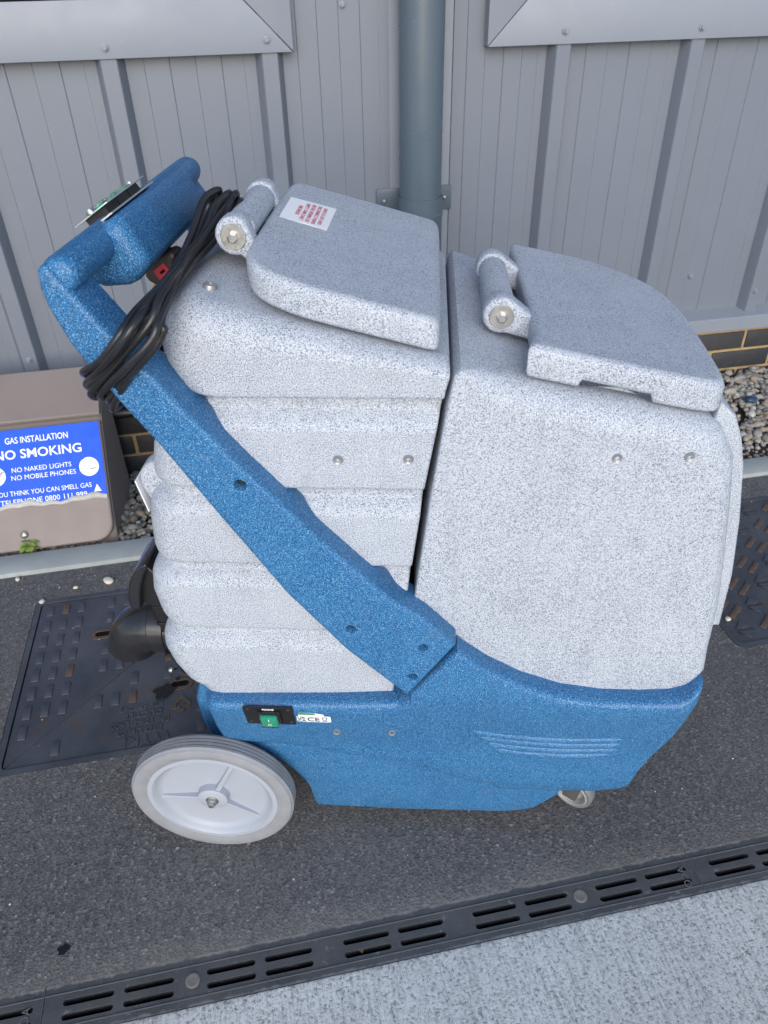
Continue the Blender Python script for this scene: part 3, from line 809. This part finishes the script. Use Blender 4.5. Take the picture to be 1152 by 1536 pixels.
# ---- rear tank (stacked cushions)
GZ = [.362, .482, .595, .710, .826]
def uL(z): return lerp(z, [.34,.362,.375,.40,.43,.468,.482,.50,.535,.575,.595,.61,.65,.69,.710,.725,.755,.80,.815,.826,.838,.855,.875,.895,.915,.95],
                         [.010,.0,-.018,-.030,-.037,-.033,-.022,-.029,-.033,-.027,-.013,-.016,-.013,-.005,.008,.006,.012,.030,.045,.074,.058,.047,.046,.052,.062,.075])
def uR(z): return lerp(z, [.36,.45,.54,.602,.717,.791,.831,.873,.92], [.290,.299,.3085,.3165,.3305,.3425,.3500,.3545,.3565])
def groove(z):
    """inset of the side wall: a crease under each cushion and a soft shoulder on the next one down"""
    d = 0
    for g in GZ[1:]:
        if z >= g:
            q = min(1, (z-g)/.0075); d = max(d, .016*(1-math.sqrt(max(0, 1-(1-q)**2))) if q < 1 else 0)
            d = max(d, .016*(1-q)**2.2)
        else:
            q = g-z
            if q < .014: d = max(d, .016)
            elif q < .036: s = (q-.014)/.022; d = max(d, .016*(1-s)**1.6)
    return d
def rr_ring(x0, x1, y0, y1, rl, rr, z, tilt, u0=.20):
    o = []
    for cx, cy, a0, r in ((x1-rr,y1-rr,0,rr),(x0+rl,y1-rl,90,rl),(x0+rl,y0+rl,180,rl),(x1-rr,y0+rr,270,rr)):
        for k in range(8):
            a = radians(a0+90*k/7); x = cx+r*cos(a); o.append((x, cy+r*sin(a), z-tilt*(x-u0)))
    return o
zs = [.345+.0022*i for i in range(260)]; zs = [z for z in zs if z < .878]
ZTOP = .906; RT = .030
rings = []
for z in zs:
    g = groove(z); t = .25*max(0, (z-.838)/(ZTOP-.838))
    rings.append(rr_ring(uL(z)+g*.5, uR(z), .031+g, WID-.031-g, .042, .004, z, t))
z0 = zs[-1]
for k in range(1, 9):
    a = k/8*pi/2; z = z0+(ZTOP-z0)*sin(a); ins = RT*(1-cos(a)); t = .25*max(0, (z-.838)/(ZTOP-.838))
    rings.append(rr_ring(uL(z)+ins, uR(z)-ins*.12, .031+ins, WID-.031-ins, .042, .004, z, t))
rt = loft('rear_tank', rings, GREY, mc, ang=50)
def ztr(u): return ZTOP-.25*(u-.20)

# ---- front tank
fo_ = [(.3175,.537,.006),(.335,.516,.007),(.362,.487,.008),(.39,.46,.008),(.42,.436,.008),(.465,.411,.008),(.521,.391,.008),(.577,.383,.008),(.631,.383,.008),(.680,.390,.010),(.703,.402,.012),(.7125,.425,.014),(.7095,.465,.018),(.707,.535,.022),(.697,.612,.024),(.684,.695,.026),(.673,.755,.028),(.665,.785,.030),(.653,.806,.032),(.630,.819,.034),(.58,.830,.034),(.50,.846,.034),(.43,.8595,.034),(.385,.868,.018),(.366,.870,.007),(.3595,.863,.005),(.355,.84,.004),(.347,.785,.007),(.338,.712,.006),(.329,.634,.006)]
fo = [(a, b-(lerp(a, [.37, .45], [.005, .016]) if b > .78 else .014 if (b < .50 and a < .70) else 0), min(r, .004) if a < .36 and b < .8 else r) for a, b, r in fo_]
ft = slab('front_tank', fo, .030, WID-.030, SM, GREY, mc, .02, .03, 6, ang=50)
def ztf(u): return lerp(u, [.366,.63], [.866,.803])
# raised panel on the front face
fp = [(.655,.815),(.675,.797),(.688,.770),(.699,.735),(.715,.655),(.727,.570),(.732,.482),(.700,.482),(.690,.55),(.67,.70),(.65,.78)]
slab('front_panel', [(p[0]-.006, p[1]) for p in fp], .062, WID-.062, SM, GREY, ft, .004, .004, 3)
def rivet(u, z, parent, v=.0305):
    r_ = lathe('rivet', [(0,.0030),(.0024,.0028),(.0026,-.0014),(.0050,-.0022),(.0060,-.0006),(.0062,.001)], (u, v, z), (0,1,0), bpy.data.materials.get('rivet_ring') or plain('rivet_ring', (.30,.31,.33), .35, .5), parent, n=18)
    return r_
for u, z in ((.233,.755),(.312,.757)): rivet(u, z, rt)
for u, z in ((.540,.762),(.617,.765)): rivet(u, z, ft)
lathe('insert', [(0,.002),(.0035,.002),(.004,.0045),(.0065,.0045),(.0075,.002),(.0078,-.001)], (.101,.088,ztr(.101)), (.24,0,.97), bpy.data.materials['rivet_ring'], rt, n=20)
for u, z in ((.206,.287),(.288,.290)): rivet(u, z, bb, taper(z)-.0003)

# ---- lids with hinges
def lid(name, outline, A, Bs, th, hinge_u, hinge_z, reach, notch=None, edge=.14):
    def LM(a, b, t): return (a, b, A+Bs*a+t)
    def low(a, b):
        if notch and notch[0] < a < notch[1] and b < .1: return -th+.0085
        return -th
    L = slab(name, outline, low, 0.0, LM, GREY, mc, .007, .0095, 5, ang=50)
    slab('lid_lip', inset([(q[0], q[1]) for q in (outline if area2(outline) > 0 else outline[::-1])], [.013]*len(outline)), -th+.0008, -.012, LM, GREY, L, .003, .003, 2)
    for v0, v1 in ((.140,.168),(.302,.330)):
        o = []
        for k in range(15):
            a = radians(48+235*k/14); o.append((hinge_u+.0210*cos(a), hinge_z+.0210*sin(a)))
        lt = lambda u: A+Bs*u
        o += [(edge+.003, lt(edge)-th+.004), (reach, lt(reach)-th+.010), (reach, lt(reach)-.014), (edge+.010, lt(edge+.010)-.006), (edge+.002, lt(edge+.002)-.004)]
        slab('hinge_ear', o, v0, v1, SM, GREY, L, .005, .005, 3, ang=50)
    lathe('washer', [(.0045,0),(.0135,0),(.0140,-.0005),(.0140,-.0016),(.0135,-.002),(.0045,-.002)], (hinge_u, .140, hinge_z), (0,1,0), STEEL, L, n=36)
    lathe('bolt', [(0,-.0075),(.0044,-.0075),(.0059,-.0066),(.0061,-.0020),(.0061,0)], (hinge_u, .140, hinge_z), (0,1,0), STEEL, L, n=6, ang=20)
    return L, LM
AL = .952+.276*.191; AR = .885+.219*.439
ol = chaikin([(.138,.13),(.140,.095),(.156,.062),(.195,.046),(.24,.046),(.30,.048),(.336,.049),(.344,.056),(.345,.10),(.345,.25),(.345,.40),(.343,.423),(.325,.426),(.23,.426),(.16,.426),(.142,.418),(.138,.38),(.138,.25)], 2)
LL, LM1 = lid('rear_lid', ol, AL, -.276, .036, .120, .9685, .180, None, .139)
orr = chaikin([(.434,.050),(.436,.047),(.47,.047),(.488,.047),(.496,.047),(.53,.047),(.566,.047),(.574,.047),(.60,.048),(.630,.050),(.648,.060),(.654,.09),(.658,.16),(.660,.24),(.659,.290),(.650,.335),(.632,.366),(.600,.394),(.56,.413),(.51,.415),(.452,.412),(.444,.405),(.446,.38),(.446,.25),(.446,.12),(.442,.08)], 1)
LR, LM2 = lid('front_lid', orr, AR, -.219, .037, .414, .8795, .490, (.4905,.5705), .447)
lathe('hinge_barrel', [(0,-.0665),(.0165,-.0665),(.0180,-.065),(.0180,.065),(.0165,.0665),(0,.0665)], (.120, .235, .968), (0,1,0), GREY, rt, n=32)
lathe('hinge_barrel', [(0,-.0665),(.0165,-.0665),(.0180,-.065),(.0180,.065),(.0165,.0665),(0,.0665)], (.414, .235, .879), (0,1,0), GREY, ft, n=32)
slab('hinge_saddle', [(.104,.915),(.104,.966),(.118,.960),(.126,.955),(.126,.915)], .215, .285, SM, GREY, rt, .003, .003, 3)
slab('hinge_saddle', [(.398,.840),(.397,.877),(.410,.872),(.420,.868),(.422,.840)], .19, .298, SM, GREY, ft, .003, .003, 3)
# necks under the lids
slab('filler_neck', [(q[0]*.86+.24*.14, q[1]*.86+CV*.14) for q in ol], lambda a,b: -.070, -.0365, LM1, GREY, rt, .004, .004, 2)
slab('filler_neck', [(q[0]*.86+.55*.14, q[1]*.86+CV*.14) for q in orr], lambda a,b: -.065, -.0375, LM2, GREY, ft, .004, .004, 2)
# warning sticker on the rear lid
st = flat('sticker', [[(.1525,.2415),(.2085,.2385),(.2105,.3375),(.1525,.3350)]], .0005, lambda a,b,t: LM1(a, b, t+.0004), WHITE, LL)
for k, (s_, w_) in enumerate((('SWITCH OFF AND', .074), ('DISCONNECT MAINS', .080), ('BEFORE OPENING LID', .078), ('EMPTY TANK DAILY', .074), ('RINSE AFTER USE', .040))):
    text('lettering', s_, .0078, lambda a,b,t, k=k: LM1(.196-.0072*k+b*.85, .287-a, t+.0011), REDT, LL, width=w_, thick=.0003)

# ---- blue handle arms
armL = [(-.034,.979),(-.036,.962),(-.034,.943),(-.022,.906),(.014,.840),(.046,.788),(.097,.696),(.163,.580),(.232,.484),(.301,.409),(.311,.399)]
armC = [(.374,.501),(.333,.543),(.295,.571),(.254,.616),(.209,.668),(.167,.720),(.133,.762),(.086,.825),(.050,.876),(.021,.916),(-.001,.949),(-.010,.963)]
ao = armL+[(.3155,.4035),(.3735,.4975)]+armC[1:]+[(-.020,.979),(-.027,.984)]
HOLES = [(.127,.741,.0075),(.240,.523,.0072),(.332,.493,.0066),(.319,.438,.0066)]
def make_arm(v0, v1, near):
    MM = SM if near else (lambda a, b, t: (a, WID-t, b))
    o = slab('handle_arm', ao, -.002, .055, MM, BLUE, mc, .0065, .0065, 4, ang=50, holes=[(u, z, r, .026) for u, z, r in HOLES])
    for u, z, r in HOLES:
        lathe('hole_shade_bolt', [(0,-.001),(r*.74,-.001),(r*.84,.0005),(r*.84,.003)], MM(u, z, .0085), (0, 1 if near else -1, 0), BLACKS, o, n=6, ang=20)  # black bolt widened to darken the hole, its shade put into colour
    return o
make_arm(-.002, .055, True); make_arm(WID-.055, WID+.002, False)
# cross bar: grip sections and the control box
bar = []
def sect(v, s, cu=-.0165, cz=.9705): return [(cu+(.0215*cos(a)*.86-.0185*sin(a)*.51)*s, v, cz+(.0215*cos(a)*.51+.0185*sin(a)*.86)*s) for a in [2*pi*k/20 for k in range(20)]]
for k in range(6): a = k/5*pi/2; bar.append(sect(.000+.014*(1-sin(a))*1.0, max(.25, sin(a)) if k else .45))
bar = [sect(.0015, .62), sect(.0035, .80), sect(.0075, .92), sect(.014, 1.0), sect(.10, 1.0), sect(.235, 1.0), sect(.37, 1.0), sect(.456, 1.0), sect(.4625, .92), sect(.4665, .80), sect(.4685, .62)]
cb_ = loft('grip_bar', bar, BLUE, mc, ang=60)
cbo = [(-.044,.962),(-.040,.9715),(.006,.9985),(.014,.9975),(.019,.990),(.036,.956),(.034,.948),(.018,.931),(.008,.9265),(-.020,.9245),(-.036,.930),(-.044,.944)]
cx_ = slab('control_box', cbo, .098, .358, SM, BLUE, mc, .016, .016, 5, ang=50)
# control panel on the sloping top of the box
P0 = Vector((-.044, .9695)); Pd = Vector((.845, .535)); Pn = Vector((-.535, .845))
def PM(s, v, h): q = P0+Pd*s+Pn*h; return (q.x, v, q.y)
def pbox(name, s0, s1, v0, v1, h0, h1, mat, parent, bevel=0):
    V, F = boxv(s0, s1, v0, v1, h0, h1); return obj(name, [PM(a, b, c_) for a, b, c_ in V], F, mat, parent, smooth=bool(bevel), bevel=bevel)
pbox('gasket', .001, .051, .125, .268, .0005, .0022, ALU, cx_)
pn = pbox('switch_panel', -.001, .048, .138, .262, .0115, .0128, ALU, cx_, .0005)
for k in range(3):
    v = .146+.037*k
    pbox('switch_body', .010, .038, v, v+.0345, .0023, .0114, BLACK, pn)
    rk = pbox('rocker', .014, .034, v+.008, v+.027, .0129, .0150, GREEN, pn, .0015)
    pbox('rocker_cover', .0115, .0365, v+.004, v+.031, .0129, .0172, CLEAR, pn, .002)
for v in (.1420, .2585):
    lathe('screw', [(0,.0050),(.004,.0048),(.0052,.002),(.0054,0)], PM(.024, v, .0128), (Pn.x, 0, Pn.y), STEEL, pn, n=16)

# ---- mains switch plate and labels on the base
def on_base(u, z, off): return (u, taper(z)-off, z)
pt = flat('switch_plate', [rrect(.0775,.1490,.3085,.3595,.003)], .0022, lambda a,b,t: on_base(a, b, t), BLACK, bb)
for u, z in ((.084,.353),(.1425,.353),(.084,.315),(.1425,.315)):
    lathe('screw', [(0,.001),(.0022,.001),(.003,.0006),(.0033,0)], on_base(u, z, .0022), (0,-1,-.2), bpy.data.materials.get('dark_screw') or plain('dark_screw', (.06,.06,.062), .35, .6), bb, n=14)
def bblock(name, u0, u1, z0, z1, h0, h1, mat, parent, bevel=0):
    V, F = boxv(u0, u1, h0, h1, z0, z1); return obj(name, [on_base(a, c_, b) for a, b, c_ in V], F, mat, parent, smooth=bool(bevel), bevel=bevel)
bblock('switch_housing', .0985, .1300, .3150, .3500, .0024, .0062, BLACKS, bb, .001)
bblock('rocker_switch', .1030, .1255, .3175, .3455, .0063, .0115, GREEN, bb, .0015)
bblock('switch_cover', .1015, .1270, .3160, .3470, .0063, .0140, CLEAR, bb, .002)
text('lettering', 'MAINS', .0058, lambda a,b,t: on_base(.1135+a, .3518+b, .0024+t), SIGNW, bb, width=.017, bold=.0002)
text('lettering', 'I', .0085, lambda a,b,t: on_base(.1143+a, .3345+b, .0117+t), SIGNW, bb, bold=.0002)
text('lettering', 'O', .0075, lambda a,b,t: on_base(.1143+a, .3215+b, .0117+t), SIGNW, bb, bold=.0002)
lb = flat('approval_label', [rrect(.1515,.2010,.3165,.3345,.0035)], .0004, lambda a,b,t: on_base(a, b, .0004+t), WHITE, bb)
flat('label_back', [[(.1545,.3348),(.1925,.3348),(.1905,.3405),(.178,.3435),(.1545,.3440)]], .0003, lambda a,b,t: on_base(a, b, .0003+t), WHITE, bb)
flat('label_stripe', [[(.1545,.3385),(.1800,.3385),(.1780,.3433),(.1545,.3440)]], .0003, lambda a,b,t: on_base(a, b, .0007+t), GREENL, bb)
for s_, x, z, h, w_ in (('UK', .1585, .3262, .0092, .0115), ('CA', .1585, .3182, .0092, .0115), ('CE', .1755, .3195, .0165, .0175)):
    text('lettering', s_, h, lambda a,b,t, x=x, z=z: on_base(x+a, z+b, .0009+t), BLKT, bb, width=w_, bold=.0001)
flat('bin_symbol', [[(.1895,.3225),(.1945,.3225),(.1960,.3315),(.1880,.3315)], [(.1903,.3232),(.1937,.3232),(.1948,.3305),(.1892,.3305)]], .0002, lambda a,b,t: on_base(a, b, .0009+t), BLKT, bb)
flat('bin_symbol', [[(.1885,.3195),(.1955,.3195),(.1955,.3208),(.1885,.3208)]], .0002, lambda a,b,t: on_base(a, b, .0009+t), BLKT, bb)

# ---- wheels
def wheel(v0, sgn):
    """outer face at v0, body of the wheel towards sgn*v"""
    c0 = (0, v0, .13); ax = (0, sgn, 0)
    prof = [(.104,.004),(.112,.0008),(.120,.0),(.1262,.0022),(.1285,.006)]
    for k in range(4):
        h = .0070+k*.0058; prof += [(.1300,h),(.1300,h+.0042),(.1258,h+.0048),(.1258,h+.0060)]
    prof += [(.1295,.0305),(.126,.034),(.112,.035),(.104,.033)]
    rim = lathe('wheel', [(0,.0160),(.022,.0160),(.030,.0165),(.080,.0175),(.0865,.0160),(.0915,.0095),(.0945,.0055),(.097,.0035),(.1045,.0040),(.1045,.032),(.09,.032),(.085,.028),(0,.028)], c0, ax, RIM, mc, n=72, ang=40)
    lathe('tyre', prof, c0, ax, TYRE, rim, n=96, ang=30)
    lathe('hub', [(0,.0020),(.008,.0020),(.0215,.0030),(.0240,.0045),(.0255,.0215),(0,.0215)], c0, ax, RIM, rim, n=40)
    for q in (62, 188, 318):
        a = radians(q); d = Vector((cos(a), 0, sin(a))); e = Vector((-sin(a), 0, cos(a))); A = Vector((0, sgn, 0)); V = []
        for rr, hh, ww in ((.023,.0065,.0040),(.060,.0105,.0034),(.0900,.0135,.0040)):
            for s1, h1 in ((-1.1,.024),(-1.0,hh+.001),(-.6,hh),(.6,hh),(1.0,hh+.001),(1.1,.024)): V.append(Vector(c0)+d*rr+e*ww*s1+A*h1)
        obj('spoke', V, [(r*6+s, r*6+s+1, (r+1)*6+s+1, (r+1)*6+s) for r in range(2) for s in range(5)], RIM, rim, ang=30)
    lathe('axle_nut', [(0,-.0085),(.0042,-.0085),(.0048,-.0075),(.0048,-.0040),(.0070,-.0040),(.0076,-.0030),(.0076,.0010),(.0105,.0014),(.0108,.0022)], c0, ax, STEEL, rim, n=12, ang=25)
    return rim
wheel(0.0, 1); wheel(WID, -1)
tube('axle', [(0,.03,.13),(0,WID-.03,.13)], .009, STEEL, mc, 12)
# ---- front casters
GREYC = plain('caster_grey', (.16,.165,.175), .45, 0, .1, 30); LIGHTC = plain('caster_rim', (.27,.27,.265), .5)
for v in (.112, WID-.112):
    cs = box('caster', .555, .655, v-.045, v+.045, .146, .1495, STEEL, mc, .001)
    d = Vector((-.55, -.83, 0)).normalized()
    C = Vector((.598, v, .037))
    lathe('caster_tyre', [(.024,-.012),(.034,-.012),(.0366,-.008),(.037,0),(.0366,.008),(.034,.012),(.024,.012)], C, d, GREYC, cs, n=40)
    lathe('caster_rim', [(0,.006),(.012,.006),(.020,.004),(.024,.0115),(.0275,.0138),(.0290,.0125),(.0290,-.0125),(.0275,-.0138),(.024,-.0115),(.020,-.004),(0,-.006)], C, d, LIGHTC, cs, n=40)
    t = Vector((-d.y, d.x, 0))
    for s in (-1, 1):
        V = []
        for a_, z_ in ((-.012,.03),(.012,.03),(.030,.145),(-.022,.145)):
            for w_ in (.0165, .019): V.append(C*1+Vector((0,0,-.037))+t*a_+d*w_*s+Vector((0,0,z_)))
        obj('fork', V, [(0,2,4,6),(1,7,5,3),(0,1,3,2),(2,3,5,4),(4,5,7,6),(6,7,1,0)], STEEL, cs, smooth=False)

# ---- drain valve, elbow and catch at the rear
vx = Vector((-.045, .150, .372))
gv = slab('dump_valve', [(-.050,.300),(-.030,.288),(-.030,.455),(-.048,.505),(-.060,.520),(-.066,.515),(-.090,.470),(-.086,.452),(-.072,.446),(-.066,.40),(-.070,.372),(-.060,.330)], .115, .185, SM, BLACK, mc, .004, .004, 3)
slab('valve_handle', chaikin([(-.094,.450),(-.096,.468),(-.086,.505),(-.070,.528),(-.056,.538),(-.052,.533),(-.062,.515),(-.072,.490),(-.078,.462),(-.080,.448)], 1), .100, .170, SM, BLACKS, gv, .004, .004, 3)
for k in range(4): box('valve_rib', -.068, -.050, .113-.001*k, .187, .440-.0325*k, .445-.0325*k, BLACK, gv, .001)
for v, z in ((.122,.372),(.122,.300)): lathe('screw', [(0,.005),(.004,.0045),(.0052,.002),(.0055,0)], (-.068, v, z), (-1,-.3,0), STEEL, gv, n=12)
path = [Vector((-.05,.150,.372)), Vector((-.085,.150,.372))]+[Vector((-.085-.045*sin(a), .150, .372-.045*(1-cos(a)))) for a in [radians(q) for q in range(8, 96, 8)]]
rad = [.040, .040]+[.0405]*len(path[2:])
el = tube('elbow_pipe', path, rad, BLACKS, gv, 32)
lathe('pipe_collar', [(.040,0),(.0425,.001),(.0425,.024),(.040,.026)], (-.064,.150,.372), (-1,0,0), BLACKS, gv, n=40)
slab('catch_ear', chaikin([(.02,.726),(-.006,.722),(-.020,.705),(-.018,.680),(-.004,.655),(.03,.650),(.03,.72)], 2), .070, .100, SM, GREY, rt, .006, .006, 3)
ob = obj('catch_strip', [(-.021,.064,.700),(-.0225,.064,.700),(-.013,.064,.655),(-.0145,.064,.655),(-.021,.094,.700),(-.0225,.094,.700),(-.013,.094,.655),(-.0145,.094,.655)], [(0,2,3,1),(4,5,7,6),(0,1,5,4),(2,6,7,3),(0,4,6,2),(1,3,7,5)], SIGNW, rt, smooth=False)

# ---- mains cable coiled over the arm, a thing of its own
O_ = Vector((-.1523, .7404, 0))
pc = tag(empty('power_cable', (-.1523, .7404, 0), radians(-14.3)), 'coiled black mains cable with plug looped over the blue handle arm', 'cable')
loops = [
[(-.025,.018,.866),(.009,-.0125,.894),(.038,-.0125,.922),(.045,.02,.930),(.056,.104,.943),(.069,.164,.962),(.076,.209,.987),(.084,.239,.996),(.060,.294,.970),(.042,.244,.930),(.021,.154,.897),(-.005,.089,.871),(-.036,.066,.846)],
[(-.029,.022,.850),(.021,-.0115,.899),(.053,-.0115,.931),(.066,.025,.945),(.067,.11,.950),(.080,.17,.968),(.088,.215,.981),(.092,.245,.991),(.068,.300,.965),(.046,.250,.925),(.023,.160,.887),(-.006,.095,.858),(-.041,.072,.829)],
[(-.021,.018,.841),(.031,-.0130,.892),(.071,-.0130,.933),(.076,.02,.947),(.076,.116,.953),(.090,.176,.969),(.095,.221,.977),(.104,.251,.986),(.080,.306,.957),(.050,.256,.913),(.026,.166,.876),(0,.101,.846),(-.037,.078,.815)],
[(-.005,.018,.843),(.040,-.0135,.883),(.072,-.0135,.916),(.077,.006,.934),(.080,.104,.951),(.092,.164,.957),(.108,.209,.976),(.109,.239,.984),(.086,.294,.958),(.056,.244,.915),(.032,.154,.880),(.014,.089,.852),(-.013,.066,.824)],
[(-.006,.022,.825),(.043,-.0125,.882),(.075,-.0125,.921),(.074,.000,.932),(.069,.09,.946),(.078,.17,.951),(.088,.215,.957),(.096,.245,.964),(.070,.300,.940),(.050,.250,.900),(.030,.160,.864),(.010,.095,.833),(-.015,.072,.806)],
[(-.022,.018,.857),(.030,-.0240,.904),(.059,-.0235,.933),(.060,.02,.938),(.060,.116,.939),(.069,.176,.955),(.078,.221,.972),(.083,.251,.986),(.058,.306,.960),(.038,.256,.922),(.016,.166,.888),(-.006,.101,.858),(-.037,.078,.832)],
[(-.012,.018,.841),(.037,-.0245,.888),(.069,-.0235,.922),(.076,.00,.940),(.077,.104,.955),(.084,.164,.962),(.098,.209,.976),(.102,.239,.984),(.079,.294,.956),(.052,.244,.914),(.030,.154,.879),(.011,.089,.850),(-.021,.066,.822)]]
random.seed(11)
loops += [[tuple((a+b)/2 for a, b in zip(p, q)) for p, q in zip(loops[i], loops[j])] for i, j in ((0, 2), (3, 4))]
for lp in loops:
    jit = [(p[0]+random.uniform(-.0032,.0032), p[1]+(random.uniform(-.002,.002) if i > 2 else 0), p[2]+random.uniform(-.0032,.0032)) for i, p in enumerate(lp)]
    tube('cord', catmull(jit, 7, True), .0041, RUBBER, pc, 12, closed=True)
tube('cord', catmull([(.052,.19,.938),(.030,.195,.925),(.022,.20,.918)], 6), .0052, RUBBER, pc, 10)
pg = slab('plug', chaikin([(-.006,.905),(-.004,.918),(.014,.932),(.034,.938),(.036,.925),(.024,.908),(.008,.896)], 1), .190, .222, SM, PLUGB, pc, .004, .004, 3)
flat('plug_label', [[(.006,.915),(.020,.925),(.026,.916),(.012,.905)]], .0006, lambda a,b,t: (a, .1895-t, b), RED, pg)
flat('fuse', [[(.0140,.9145),(.0190,.9180),(.0205,.9155),(.0155,.9120)]], .001, lambda a,b,t: (a, .1888-t, b), DARK, pg)
for k, (u, z) in enumerate(((.002,.902),(.020,.903))): box('pin', u-.003, u+.003, .194+.012*k, .199+.012*k, z-.012, z+.004, BRASS, pg, .0008)
